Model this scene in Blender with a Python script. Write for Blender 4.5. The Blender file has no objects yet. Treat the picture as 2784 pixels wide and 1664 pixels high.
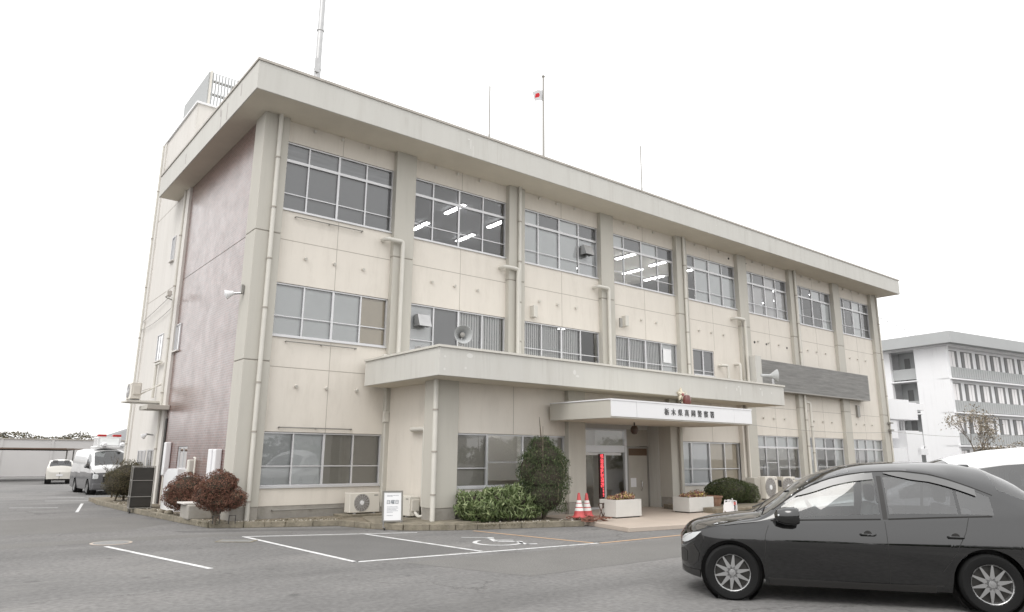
import bpy, bmesh, math, random
import numpy as np
from mathutils import Vector, Matrix
PI = math.pi
R = math.radians
rnd = random.Random(7)
S = bpy.context.scene
COL = S.collection

# ------------------------------------------------------------------ camera
RIGHT = Vector((0.78111484, -0.62434797, 0.0070162))
UP = Vector((-0.14549555, -0.17107728, 0.97445554))
FWD = Vector((0.60719903, 0.76218251, 0.22447085))
CAM = Vector((-5.67729, -17.78609, 1.666078))
cd = bpy.data.cameras.new("camera")
cam = bpy.data.objects.new("camera", cd)
COL.objects.link(cam)
cam.matrix_world = Matrix(((RIGHT.x, UP.x, -FWD.x, CAM.x), (RIGHT.y, UP.y, -FWD.y, CAM.y),
                           (RIGHT.z, UP.z, -FWD.z, CAM.z), (0, 0, 0, 1)))
cd.sensor_width = 36
cd.lens = 36 * 1923.32 / 2784
cd.shift_y = -36 / 2784
cd.clip_end = 3000
S.camera = cam

# ------------------------------------------------------------------ sky, sun, exposure
SUN_EL, SUN_AZ = R(52), R(205)      # azimuth of the direction TO the sun, from +x counter-clockwise
w = bpy.data.worlds.new("World")
S.world = w
w.use_nodes = True
nt = w.node_tree
bg = nt.nodes["Background"]
sky = nt.nodes.new("ShaderNodeTexSky")
sky.sky_type = 'NISHITA'
sky.sun_disc = False
sky.sun_elevation = SUN_EL
sky.sun_rotation = PI / 2 - SUN_AZ
sky.air_density = 1.0
sky.dust_density = 6.0
hs = nt.nodes.new("ShaderNodeHueSaturation")
hs.inputs["Saturation"].default_value = 0.12    # overcast: nearly colourless
nt.links.new(sky.outputs[0], hs.inputs["Color"])
# thick even cloud layer: most of the sky is one bright white, a little brighter overhead
tcw = nt.nodes.new("ShaderNodeTexCoord"); spw = nt.nodes.new("ShaderNodeSeparateXYZ")
nt.links.new(tcw.outputs["Generated"], spw.inputs[0])
crw = nt.nodes.new("ShaderNodeValToRGB")
crw.color_ramp.elements[0].position = 0.0; crw.color_ramp.elements[0].color = (0.80, 0.795, 0.79, 1)
crw.color_ramp.elements[1].position = 1.0; crw.color_ramp.elements[1].color = (1.0, 1.0, 1.0, 1)
nt.links.new(spw.outputs[2], crw.inputs[0])
mulw = nt.nodes.new("ShaderNodeVectorMath"); mulw.operation = 'SCALE'; mulw.inputs[3].default_value = 11.0
nt.links.new(crw.outputs[0], mulw.inputs[0])
mxw = nt.nodes.new("ShaderNodeMix"); mxw.data_type = 'RGBA'; mxw.inputs[0].default_value = 0.85
nt.links.new(hs.outputs[0], mxw.inputs[6]); nt.links.new(mulw.outputs[0], mxw.inputs[7])
nt.links.new(mxw.outputs[2], bg.inputs[0])
bg.inputs[1].default_value = 0.15
sd = bpy.data.lights.new("sun", 'SUN')
sd.energy = 0.9
sd.angle = R(28)
sd.color = (1.0, 0.97, 0.93)
sun = bpy.data.objects.new("sun", sd)
COL.objects.link(sun)
tosun = Vector((math.cos(SUN_AZ) * math.cos(SUN_EL), math.sin(SUN_AZ) * math.cos(SUN_EL), math.sin(SUN_EL)))
sun.rotation_euler = tosun.to_track_quat('Z', 'Y').to_euler()
S.view_settings.view_transform = 'Standard'
S.view_settings.look = 'None'
S.view_settings.gamma = 1
S.view_settings.exposure = 0.28
S.render.engine = 'CYCLES'
S.cycles.use_denoising = True
S.cycles.max_bounces = 8
S.cycles.transparent_max_bounces = 16
S.cycles.caustics_reflective = False
S.cycles.caustics_refractive = False
S.cycles.sample_clamp_indirect = 6


# ------------------------------------------------------------------ materials
def N(m, t, **kw):
    n = m.node_tree.nodes.new(t)
    for k, v in kw.items():
        if k in n.inputs.keys():
            n.inputs[k].default_value = v
        else:
            setattr(n, k, v)
    return n


def L(m, a, b):
    m.node_tree.links.new(a, b)


def ramp(m, fac, stops):
    r = N(m, "ShaderNodeValToRGB")
    e = r.color_ramp.elements
    while len(e) < len(stops):
        e.new(0.5)
    for i, (p, c) in enumerate(stops):
        e[i].position = p
        e[i].color = (*c, 1) if len(c) == 3 else c
    L(m, fac, r.inputs[0])
    return r.outputs[0]


def mat(name, col, rough=0.7, metal=0.0, var=0.0, vscale=3.0, stretch=(1, 1, 1), bump=0.0, bscale=60.0,
        spec=0.5, coat=0.0, fine=0.0, emit=None, estr=0.0, dirt=None, dscale=1.2, damt=0.0, alpha=1.0):
    m = bpy.data.materials.new(name)
    m.use_nodes = True
    b = m.node_tree.nodes["Principled BSDF"]
    b.inputs["Base Color"].default_value = (*col, 1)
    b.inputs["Roughness"].default_value = rough
    b.inputs["Metallic"].default_value = metal
    b.inputs["Specular IOR Level"].default_value = spec
    b.inputs["Coat Weight"].default_value = coat
    b.inputs["Coat Roughness"].default_value = 0.04
    b.inputs["Alpha"].default_value = alpha
    if emit:
        b.inputs["Emission Color"].default_value = (*emit, 1)
        b.inputs["Emission Strength"].default_value = estr
    tc = N(m, "ShaderNodeTexCoord")
    out = None
    if var > 0 or fine > 0 or damt > 0:
        mp = N(m, "ShaderNodeMapping")
        mp.inputs["Scale"].default_value = stretch
        L(m, tc.outputs["Object"], mp.inputs[0])
        n1 = N(m, "ShaderNodeTexNoise", Scale=vscale, Detail=6.0, Roughness=0.65)
        L(m, mp.outputs[0], n1.inputs["Vector"])
        lo = tuple(c * (1 - var) for c in col)
        hi = tuple(min(1, c * (1 + var)) for c in col)
        out = ramp(m, n1.outputs[0], [(0.3, lo), (0.7, hi)])
        if fine > 0:
            n2 = N(m, "ShaderNodeTexNoise", Scale=vscale * 40, Detail=3.0)
            L(m, tc.outputs["Object"], n2.inputs["Vector"])
            f = ramp(m, n2.outputs[0], [(0.3, (1 - fine,) * 3), (0.7, (1 + fine,) * 3)])
            mx = N(m, "ShaderNodeMix", data_type='RGBA', blend_type='MULTIPLY')
            mx.inputs[0].default_value = 1
            L(m, out, mx.inputs[6]); L(m, f, mx.inputs[7])
            out = mx.outputs[2]
        if damt > 0:
            n3 = N(m, "ShaderNodeTexNoise", Scale=dscale, Detail=8.0, Roughness=0.7)
            L(m, mp.outputs[0], n3.inputs["Vector"])
            f = ramp(m, n3.outputs[0], [(0.5, (0, 0, 0)), (0.72, (damt,) * 3)])
            mx = N(m, "ShaderNodeMix", data_type='RGBA')
            L(m, f, mx.inputs[0]); L(m, out, mx.inputs[6])
            mx.inputs[7].default_value = (*(dirt or (0.2, 0.18, 0.15)), 1)
            out = mx.outputs[2]
        L(m, out, b.inputs["Base Color"])
    if bump > 0:
        nb = N(m, "ShaderNodeTexNoise", Scale=bscale, Detail=4.0)
        L(m, tc.outputs["Object"], nb.inputs["Vector"])
        bp = N(m, "ShaderNodeBump", Strength=bump, Distance=0.02)
        L(m, nb.outputs[0], bp.inputs["Height"])
        L(m, bp.outputs[0], b.inputs["Normal"])
    return m


VS = (1, 1, 0.12)   # vertical rain streaks
M = {}
M['cream'] = mat('cream_wall_paint', (0.70, 0.655, 0.59), 0.75, var=0.035, vscale=1.1, stretch=(1, 1, .35), bump=0.08, bscale=45, dirt=(0.45, .41, .35), dscale=2.6, damt=0.22)
M['column'] = mat('grey_column_paint', (0.50, 0.48, 0.43), 0.7, var=0.04, vscale=1.5, stretch=VS, bump=0.06, dirt=(.33, .31, .27), dscale=3, damt=.25)
M['fascia'] = mat('fascia_paint', (0.56, 0.55, 0.515), 0.7, var=0.04, vscale=0.9, stretch=VS, bump=0.06, dirt=(.42, .40, .36), dscale=3, damt=.25)
M['soffit'] = mat('soffit_paint', (0.64, 0.59, 0.50), 0.85, var=0.06, vscale=0.8)
M['coping'] = mat('metal_coping', (0.42, 0.39, 0.35), 0.5, var=0.1, vscale=2)
M['tower'] = mat('pale_wall_paint', (0.66, 0.635, 0.60), 0.75, var=0.04, vscale=1.2, stretch=VS, bump=0.05, dirt=(.50, .47, .42), dscale=2.2, damt=.3)
M['dado'] = mat('concrete_dado', (0.33, 0.31, 0.28), 0.85, var=0.12, vscale=3, bump=.2, fine=.08, dirt=(.2, .19, .15), damt=.4, dscale=4)
M['joint'] = mat('joint_groove_grey', (0.36, 0.33, 0.29), 0.8)  # panel joints; the dark grey also paints the grooves' shadow lines
M['alu'] = mat('aluminium_frame', (0.62, 0.62, 0.63), 0.35, metal=0.35)
M['aludark'] = mat('grey_frame', (0.30, 0.29, 0.27), 0.4, metal=0.4)
M['pipe'] = mat('pipe_paint', (0.60, 0.58, 0.53), 0.55, var=.05, vscale=3)
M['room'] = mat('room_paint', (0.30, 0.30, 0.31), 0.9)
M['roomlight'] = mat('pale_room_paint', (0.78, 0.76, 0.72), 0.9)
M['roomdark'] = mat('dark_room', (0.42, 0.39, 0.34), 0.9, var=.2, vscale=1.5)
M['frost'] = mat('frosted_film', (0.90, 0.92, 0.92), 0.8, var=.04, vscale=1)
M['greyblind'] = mat('grey_screen', (0.26, 0.26, 0.27), 0.8, var=.03)
M['tanblind'] = mat('tan_board', (0.72, 0.62, 0.48), 0.8, var=.04)
M['whiteboard'] = mat('white_board', (0.88, 0.89, 0.90), 0.6)
M['brownblind'] = mat('brown_grey_blind', (0.42, 0.395, 0.35), 0.8, var=.05)
M['curtain'] = mat('curtain_cloth', (0.86, 0.84, 0.84), 0.9)
M['blind'] = mat('slat_blind_cloth', (0.80, 0.80, 0.79), 0.85)
M['louvre'] = mat('grey_louvre_metal', (0.25, 0.245, 0.235), 0.5, metal=.3, var=.28, vscale=1.6, stretch=(.6, 1, 9))
M['white'] = mat('white_paint', (0.78, 0.78, 0.79), 0.4)
M['offwhite'] = mat('offwhite_plastic', (0.66, 0.63, 0.57), 0.45, var=.03)
M['grille'] = mat('fan_grille_dark', (0.22, 0.20, 0.18), 0.6)
M['steel'] = mat('galvanised_steel', (0.45, 0.45, 0.45), 0.4, metal=.7, var=.1)
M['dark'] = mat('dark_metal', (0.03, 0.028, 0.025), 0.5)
M['rubber'] = mat('tyre_rubber', (0.011, 0.011, 0.011), 0.8, spec=.2)
M['alloy'] = mat('alloy_wheel', (0.42, 0.42, 0.42), 0.3, metal=.8)
M['asphalt'] = mat('asphalt', (0.165, 0.161, 0.157), 0.9, var=0.13, vscale=0.35, bump=0.5, bscale=120, fine=.2, dirt=(.22, .215, .205), damt=.5, dscale=.5)
M['kerb'] = mat('kerb_concrete', (0.22, 0.195, 0.15), 0.9, var=.3, vscale=4, bump=.8, bscale=22, fine=.25, dirt=(.12, .11, .07), damt=.8, dscale=5)
M['soil'] = mat('planting_soil', (0.19, 0.16, 0.115), 0.95, var=.3, vscale=4, bump=.9, bscale=25, fine=.3, dirt=(.3, .29, .26), damt=.7, dscale=6)
M['tile'] = mat('porch_tile', (0.47, 0.40, 0.34), 0.6, var=.06, vscale=2, fine=.06)
M['line'] = mat('white_road_paint', (0.66, 0.66, 0.66), 0.7, var=.06, vscale=3, fine=.1, dirt=(.25, .25, .24), damt=1.0, dscale=7)
M['orange'] = mat('orange_road_paint', (0.50, 0.33, 0.20), 0.75, var=.1, vscale=6, fine=.2, dirt=(.2, .19, .18), damt=.7, dscale=6)
M['iron'] = mat('manhole_iron', (0.24, 0.24, 0.235), 0.6, metal=.3, var=.2, vscale=20)
M['conered'] = mat('cone_red', (0.50, 0.085, 0.085), 0.6, var=.12, vscale=8)
M['horn'] = mat('horn_grey_paint', (0.42, 0.43, 0.43), 0.6)
M['greypane'] = mat('grey_film', (0.66, 0.67, 0.67), 0.8)
M['sheetwhite'] = mat('reflective_white', (0.75, 0.75, 0.73), 0.5)
M['redlamp'] = mat('red_lens', (0.45, 0.02, 0.02), 0.25, coat=.5)
M['gold'] = mat('gold_emblem', (0.66, 0.60, 0.48), 0.35, metal=.5)
M['darkred'] = mat('dark_red_lens', (0.13, 0.035, 0.03), 0.3, coat=.4)
M['dullred'] = mat('dull_red_enamel', (0.30, 0.10, 0.10), 0.5)
M['terracotta'] = mat('terracotta', (0.25, 0.14, 0.09), 0.7, var=.3, vscale=6, dirt=(.4, .36, .3), damt=.4, dscale=8)
M['bark'] = mat('bark', (0.13, 0.105, 0.08), 0.9, var=.3, vscale=8, bump=.6)
M['text'] = mat('sign_letter', (0.10, 0.10, 0.10), 0.5)
M['textgrey'] = mat('printed_ink', (0.10, 0.12, 0.14), 0.7)
M['paper'] = mat('paper', (0.75, 0.75, 0.76), 0.6)
M['apt'] = mat('apartment_white', (0.84, 0.84, 0.85), 0.8, var=.02, vscale=.5)
M['aptgrey'] = mat('apartment_grey', (0.43, 0.44, 0.44), 0.8, var=.03, vscale=.5)
M['aptdark'] = mat('apartment_dark_frame', (0.17, 0.17, 0.17), 0.5)
M['roofgrey'] = mat('roof_tile_grey', (0.20, 0.20, 0.205), 0.7, var=.1)
M['brownroof'] = mat('carport_brown', (0.16, 0.11, 0.08), 0.6)
M['palewall'] = mat('pale_boundary_wall', (0.56, 0.545, 0.535), 0.8, var=.04, vscale=.4)
M['carblack'] = mat('black_car_paint', (0.003, 0.003, 0.0033), 0.3, coat=1.0, spec=.0)
_cb = M['carblack'].node_tree.nodes['Principled BSDF']
_cb.inputs['Coat IOR'].default_value = 1.85
_cb.inputs['Coat Roughness'].default_value = 0.015
M['carwhite'] = mat('white_car_paint', (0.68, 0.68, 0.68), 0.3, coat=1.0)
M['carpearl'] = mat('pale_car_paint', (0.62, 0.60, 0.55), 0.3, coat=1.0)
M['cargrey'] = mat('charcoal_car_paint', (0.10, 0.10, 0.105), 0.35, coat=.8)
M['plastic'] = mat('black_trim', (0.018, 0.017, 0.016), 0.5)
M['seat'] = mat('seat_cloth', (0.12, 0.12, 0.12), 0.9)
M['seatlight'] = mat('seat_cover_light', (0.42, 0.42, 0.42), 0.9)
M['chrome'] = mat('chrome', (0.7, 0.7, 0.7), 0.12, metal=1)
M['lens'] = mat('headlight_lens', (0.70, 0.72, 0.73), 0.1, coat=1)
M['tube'] = mat('lit_tube', (1, 1, 1), 0.5, emit=(1, 1, 1), estr=16.0)
M['ledback'] = mat('led_board', (0.05, 0.012, 0.01), 0.4)
M['led'] = mat('led_red', (1, .1, .12), 0.5, emit=(1.0, 0.09, 0.11), estr=1.5)
M['flagw'] = mat('flag_cloth', (0.60, 0.60, 0.61), 0.9)
M['flagr'] = mat('flag_red', (0.55, 0.02, 0.03), 0.8)


def glass(name, tint=(0.80, 0.82, 0.83), rough=0.02, ior=1.5, extra=0.0):
    m = bpy.data.materials.new(name)
    m.use_nodes = True
    n = m.node_tree.nodes
    n.remove(n["Principled BSDF"])
    o = n["Material Output"]
    tr = N(m, "ShaderNodeBsdfTransparent"); tr.inputs[0].default_value = (*tint, 1)
    gl = N(m, "ShaderNodeBsdfGlossy", Roughness=rough); gl.inputs[0].default_value = (1, 1, 1, 1)
    fr = N(m, "ShaderNodeFresnel", IOR=ior)
    ad = N(m, "ShaderNodeMath", operation='ADD', use_clamp=True)
    ad.inputs[1].default_value = extra
    L(m, fr.outputs[0], ad.inputs[0])
    tc = N(m, "ShaderNodeTexCoord")
    nz = N(m, "ShaderNodeTexNoise", Scale=1.3, Detail=1.0)
    L(m, tc.outputs["Object"], nz.inputs["Vector"])
    bp = N(m, "ShaderNodeBump", Strength=0.012, Distance=0.03)
    L(m, nz.outputs[0], bp.inputs["Height"]); L(m, bp.outputs[0], gl.inputs["Normal"])
    mx = N(m, "ShaderNodeMixShader")
    L(m, ad.outputs[0], mx.inputs[0]); L(m, tr.outputs[0], mx.inputs[1]); L(m, gl.outputs[0], mx.inputs[2])
    L(m, mx.outputs[0], o.inputs[0])
    return m


M['glass'] = glass('window_glass', (0.97, 0.98, 0.98), extra=.05)
M['carglass'] = glass('car_glass', (0.50, 0.53, 0.53), ior=1.5, extra=.05)
M['privglass'] = glass('tinted_car_glass', (0.28, 0.29, 0.30), ior=1.5, extra=.09)
M['visor'] = mat('smoked_visor', (0.13, 0.13, 0.13), 0.22, spec=.8)


def brick_mat():
    m = mat('glazed_brick_tile', (0.3, 0.16, 0.14), 0.3)
    b = m.node_tree.nodes["Principled BSDF"]
    tc = N(m, "ShaderNodeTexCoord")
    sp = N(m, "ShaderNodeSeparateXYZ"); L(m, tc.outputs["Object"], sp.inputs[0])
    cb = N(m, "ShaderNodeCombineXYZ")
    L(m, sp.outputs[1], cb.inputs[0]); L(m, sp.outputs[2], cb.inputs[1])
    br = N(m, "ShaderNodeTexBrick")
    br.inputs["Color1"].default_value = (0.175, 0.085, 0.07, 1)
    br.inputs["Color2"].default_value = (0.11, 0.055, 0.045, 1)
    br.inputs["Mortar"].default_value = (0.21, 0.175, 0.16, 1)
    br.inputs["Scale"].default_value = 1.0
    br.inputs["Brick Width"].default_value = 0.21
    br.inputs["Row Height"].default_value = 0.068
    br.inputs["Mortar Size"].default_value = 0.007
    L(m, cb.outputs[0], br.inputs["Vector"])
    nz = N(m, "ShaderNodeTexNoise", Scale=1.6, Detail=8.0, Roughness=.7); L(m, tc.outputs["Object"], nz.inputs["Vector"])
    f = ramp(m, nz.outputs[0], [(0.3, (0.85, .85, .85)), (0.75, (1.25, 1.25, 1.28))])
    mx = N(m, "ShaderNodeMix", data_type='RGBA', blend_type='MULTIPLY'); mx.inputs[0].default_value = 1
    L(m, br.outputs[0], mx.inputs[6]); L(m, f, mx.inputs[7]); L(m, mx.outputs[2], b.inputs["Base Color"])
    # every glazed tile sits at its own slight tilt
    vz = N(m, "ShaderNodeTexVoronoi", Scale=5.0); L(m, cb.outputs[0], vz.inputs["Vector"])
    ad = N(m, "ShaderNodeMath", operation='MULTIPLY_ADD'); ad.inputs[1].default_value = 0.35
    L(m, nz.outputs[0], ad.inputs[0]); L(m, br.outputs["Fac"], ad.inputs[2])
    inv = N(m, "ShaderNodeMath", operation='SUBTRACT'); inv.inputs[0].default_value = 1
    L(m, ad.outputs[0], inv.inputs[1])
    bp = N(m, "ShaderNodeBump", Strength=0.35, Distance=0.012)
    L(m, inv.outputs[0], bp.inputs["Height"]); L(m, bp.outputs[0], b.inputs["Normal"])
    b.inputs["Roughness"].default_value = 0.28
    b.inputs["Specular IOR Level"].default_value = 0.55
    cw_ = ramp(m, nz.outputs[0], [(0.3, (.45, .45, .45)), (0.7, (1, 1, 1))])
    L(m, cw_, b.inputs["Coat Weight"])
    b.inputs["Coat IOR"].default_value = 1.6
    b.inputs["Coat Roughness"].default_value = 0.24
    return m


M['brick'] = brick_mat()


def add_cracks(m, amt=.55):
    b = m.node_tree.nodes["Principled BSDF"]
    src = b.inputs["Base Color"].links[0].from_socket
    tc = N(m, "ShaderNodeTexCoord")
    nz = N(m, "ShaderNodeTexNoise", Scale=.8, Detail=6.0, Roughness=.7); L(m, tc.outputs["Object"], nz.inputs["Vector"])
    mv = N(m, "ShaderNodeVectorMath", operation='MULTIPLY_ADD'); mv.inputs[1].default_value = (1.6, 1.6, 0)
    L(m, nz.outputs["Color"], mv.inputs[0]); L(m, tc.outputs["Object"], mv.inputs[2])
    vo = N(m, "ShaderNodeTexVoronoi", feature='DISTANCE_TO_EDGE', Scale=.22); L(m, mv.outputs[0], vo.inputs["Vector"])
    n2 = N(m, "ShaderNodeTexNoise", Scale=.35, Detail=2.0); L(m, tc.outputs["Object"], n2.inputs["Vector"])
    k1 = ramp(m, vo.outputs[0], [(0.0, (1, 1, 1)), (0.006, (0, 0, 0))])
    k2 = ramp(m, n2.outputs[0], [(0.48, (0, 0, 0)), (0.58, (amt,) * 3)])
    mu = N(m, "ShaderNodeMath", operation='MULTIPLY'); L(m, k1, mu.inputs[0]); L(m, k2, mu.inputs[1])
    mx = N(m, "ShaderNodeMix", data_type='RGBA'); L(m, mu.outputs[0], mx.inputs[0]); L(m, src, mx.inputs[6]); mx.inputs[7].default_value = (.035, .033, .03, 1)
    # old tyre-polished and oily tones, metres across
    mp = N(m, "ShaderNodeMapping"); mp.inputs["Rotation"].default_value = (0, 0, .7); mp.inputs["Scale"].default_value = (.25, 1.1, 1)
    L(m, tc.outputs["Object"], mp.inputs[0])
    n3 = N(m, "ShaderNodeTexNoise", Scale=.5, Detail=5.0, Roughness=.6); L(m, mp.outputs[0], n3.inputs["Vector"])
    t = ramp(m, n3.outputs[0], [(0.35, (.80, .80, .80)), (0.5, (1, 1, 1)), (0.68, (1.22, 1.21, 1.2))])
    m2 = N(m, "ShaderNodeMix", data_type='RGBA', blend_type='MULTIPLY'); m2.inputs[0].default_value = 1
    L(m, mx.outputs[2], m2.inputs[6]); L(m, t, m2.inputs[7])
    n4 = N(m, "ShaderNodeTexNoise", Scale=1.7, Detail=2.0); L(m, tc.outputs["Object"], n4.inputs["Vector"])
    o = ramp(m, n4.outputs[0], [(0.24, (.6, .6, .6)), (0.31, (1, 1, 1))])
    m3 = N(m, "ShaderNodeMix", data_type='RGBA', blend_type='MULTIPLY'); m3.inputs[0].default_value = 1
    L(m, m2.outputs[2], m3.inputs[6]); L(m, o, m3.inputs[7])
    L(m, m3.outputs[2], b.inputs["Base Color"])


add_cracks(M['asphalt'])


def add_streaks(m, col, amt, scale=9.0, lo=.52, hi=.75):
    """thin vertical rain streaks and grime"""
    b = m.node_tree.nodes["Principled BSDF"]
    src = b.inputs["Base Color"].links[0].from_socket
    tc = N(m, "ShaderNodeTexCoord"); mp = N(m, "ShaderNodeMapping"); mp.inputs["Scale"].default_value = (1, 1, .05)
    L(m, tc.outputs["Object"], mp.inputs[0])
    n = N(m, "ShaderNodeTexNoise", Scale=scale, Detail=4.0, Roughness=.7); L(m, mp.outputs[0], n.inputs["Vector"])
    n2 = N(m, "ShaderNodeTexNoise", Scale=.8, Detail=3.0); L(m, tc.outputs["Object"], n2.inputs["Vector"])
    a_ = ramp(m, n.outputs[0], [(lo, (0, 0, 0)), (hi, (amt,) * 3)]); b_ = ramp(m, n2.outputs[0], [(.4, (0, 0, 0)), (.65, (1, 1, 1))])
    mu = N(m, "ShaderNodeMath", operation='MULTIPLY'); L(m, a_, mu.inputs[0]); L(m, b_, mu.inputs[1])
    mx = N(m, "ShaderNodeMix", data_type='RGBA'); L(m, mu.outputs[0], mx.inputs[0]); L(m, src, mx.inputs[6]); mx.inputs[7].default_value = (*col, 1)
    L(m, mx.outputs[2], b.inputs["Base Color"])


add_streaks(M['cream'], (.48, .44, .38), .30, 5)
add_streaks(M['fascia'], (.36, .34, .30), .55, 7)
add_streaks(M['column'], (.30, .28, .25), .35, 5)
add_streaks(M['tower'], (.46, .44, .40), .6, 7)
add_streaks(M['apt'], (.60, .60, .60), .4, 3) if M['apt'].node_tree.nodes["Principled BSDF"].inputs["Base Color"].links else None


def leaf_mat(name, stops, rough=0.6, trans=0.15):
    m = bpy.data.materials.new(name)
    m.use_nodes = True
    b = m.node_tree.nodes["Principled BSDF"]
    g = N(m, "ShaderNodeNewGeometry")
    c = ramp(m, g.outputs["Random Per Island"], stops)
    L(m, c, b.inputs["Base Color"])
    b.inputs["Roughness"].default_value = rough
    b.inputs["Specular IOR Level"].default_value = 0.3
    return m


M['l_azalea'] = leaf_mat('russet_leaves', [(0, (0.085, 0.042, 0.028)), (.4, (0.155, 0.072, 0.05)), (.8, (0.24, 0.115, 0.08)), (1, (0.12, 0.10, 0.055))])
M['l_box'] = leaf_mat('olive_leaves', [(0, (0.05, 0.055, 0.022)), (.5, (0.10, 0.085, 0.05)), (1, (0.15, 0.12, 0.07))])
M['l_dark'] = leaf_mat('dark_green_leaves', [(0, (0.025, 0.04, 0.016)), (.5, (0.06, 0.085, 0.035)), (.92, (0.10, 0.13, 0.058)), (1, (.2, .19, .11))])
M['l_bright'] = leaf_mat('bright_green_leaves', [(0, (0.055, 0.085, 0.025)), (.5, (0.14, 0.185, 0.075)), (1, (0.27, 0.31, 0.16))], .45)
M['l_dome'] = leaf_mat('clipped_green_leaves', [(0, (0.03, 0.045, 0.015)), (.6, (0.075, 0.095, 0.035)), (1, (0.11, 0.12, 0.05))])
M['l_flower'] = leaf_mat('pansy_petals', [(0, (0.12, 0.05, 0.04)), (.3, (0.30, 0.10, 0.10)), (.5, (0.10, .14, .05)), (.7, (0.62, 0.50, 0.15)), (1, (0.62, 0.35, 0.38))])
M['l_pale'] = leaf_mat('pale_winter_leaves', [(0, (0.17, 0.14, 0.10)), (.6, (0.28, 0.24, 0.18)), (1, (0.38, 0.33, 0.26))])
M['l_hedge'] = leaf_mat('brown_hedge_leaves', [(0, (0.16, 0.13, 0.09)), (1, (0.30, 0.25, 0.18))])


# ------------------------------------------------------------------ mesh helpers
class MB:
    def __init__(s):
        s.v = []; s.f = []; s.m = []

    def face(s, pts, mi=0):
        i = len(s.v); s.v += [tuple(p) for p in pts]
        s.f.append(tuple(range(i, i + len(pts)))); s.m.append(mi)
        return s

    def box(s, a, b, mi=0, mtx=None):
        x0, y0, z0 = a; x1, y1, z1 = b
        p = [(x0, y0, z0), (x1, y0, z0), (x1, y1, z0), (x0, y1, z0), (x0, y0, z1), (x1, y0, z1), (x1, y1, z1), (x0, y1, z1)]
        if mtx is not None:
            p = [tuple(mtx @ Vector(q)) for q in p]
        i = len(s.v); s.v += p
        for f in ((0, 3, 2, 1), (4, 5, 6, 7), (0, 1, 5, 4), (1, 2, 6, 5), (2, 3, 7, 6), (3, 0, 4, 7)):
            s.f.append(tuple(i + k for k in f)); s.m.append(mi)
        return s

    def prism(s, poly, z0, z1, mi=0):
        n = len(poly); i = len(s.v)
        s.v += [(x, y, z0) for x, y in poly] + [(x, y, z1) for x, y in poly]
        s.f.append(tuple(i + k for k in reversed(range(n)))); s.m.append(mi)
        s.f.append(tuple(i + n + k for k in range(n))); s.m.append(mi)
        for k in range(n):
            s.f.append((i + k, i + (k + 1) % n, i + n + (k + 1) % n, i + n + k)); s.m.append(mi)
        return s

    def tube(s, pts, r, n=10, mi=0, cap=True):
        pts = [Vector(p) for p in pts]
        rs = r if isinstance(r, (list, tuple)) else [r] * len(pts)
        rings = []
        for k, p in enumerate(pts):
            d = (pts[min(k + 1, len(pts) - 1)] - pts[max(k - 1, 0)]).normalized()
            a = d.orthogonal().normalized() if k == 0 else (pa - pa.dot(d) * d).normalized()
            pa = a; b = d.cross(a)
            i = len(s.v)
            for j in range(n):
                t = 2 * PI * j / n
                s.v.append(tuple(p + (a * math.cos(t) + b * math.sin(t)) * rs[k]))
            rings.append(i)
        for k in range(len(rings) - 1):
            for j in range(n):
                s.f.append((rings[k] + j, rings[k] + (j + 1) % n, rings[k + 1] + (j + 1) % n, rings[k + 1] + j)); s.m.append(mi)
        if cap:
            s.f.append(tuple(rings[0] + j for j in reversed(range(n)))); s.m.append(mi)
            s.f.append(tuple(rings[-1] + j for j in range(n))); s.m.append(mi)
        return s

    def lathe(s, prof, c, axis=(0, 0, 1), n=24, mi=0):
        """prof: list of (radius, height along axis); mi int or list per segment"""
        ax = Vector(axis).normalized(); a = ax.orthogonal().normalized(); b = ax.cross(a); c = Vector(c)
        base = len(s.v)
        for r, h in prof:
            for j in range(n):
                t = 2 * PI * j / n
                s.v.append(tuple(c + ax * h + (a * math.cos(t) + b * math.sin(t)) * r))
        for k in range(len(prof) - 1):
            for j in range(n):
                s.f.append((base + k * n + j, base + k * n + (j + 1) % n, base + (k + 1) * n + (j + 1) % n, base + (k + 1) * n + j))
                s.m.append(mi[k] if isinstance(mi, (list, tuple)) else mi)
        return s

    def build(s, name, mats, parent=None, smooth=False, bevel=0.0, loc=None):
        me = bpy.data.meshes.new(name)
        me.from_pydata(s.v, [], s.f)
        for m in (mats if isinstance(mats, (list, tuple)) else [mats]):
            me.materials.append(m)
        me.polygons.foreach_set('material_index', s.m)
        if smooth:
            me.polygons.foreach_set('use_smooth', [True] * len(s.f))
        me.update()
        o = bpy.data.objects.new(name, me)
        COL.objects.link(o)
        if parent is not None:
            o.parent = parent
        if loc is not None:
            o.location = loc
        if bevel:
            bv = o.modifiers.new('bevel', 'BEVEL'); bv.width = bevel; bv.segments = 2; bv.limit_method = 'ANGLE'; bv.angle_limit = R(40)
        if smooth:
            es = o.modifiers.new('split', 'EDGE_SPLIT'); es.split_angle = R(42)
        return o


def tag(o, label=None, cat=None, group=None, kind=None):
    if label: o['label'] = label
    if cat: o['category'] = cat
    if group: o['group'] = group
    if kind: o['kind'] = kind
    return o


def thing(name, label, cat, loc=(0, 0, 0), rz=0, group=None):
    o = bpy.data.objects.new(name, None)
    COL.objects.link(o)
    o.location = loc; o.rotation_euler = (0, 0, rz)
    o.empty_display_size = .1
    return tag(o, label, cat, group)


def dup(root, loc=None, rz=None, label=None, name=None):
    def cp(o, par):
        c = o.copy(); COL.objects.link(c); c.parent = par
        for ch in kids.get(o.name, []):
            cp(ch, c)
        return c
    kids = {}
    for o in bpy.data.objects:
        if o.parent is not None:
            kids.setdefault(o.parent.name, []).append(o)
    r = cp(root, None)
    if loc is not None: r.location = loc
    if rz is not None: r.rotation_euler = (0, 0, rz)
    if label: r['label'] = label
    return r


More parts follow.
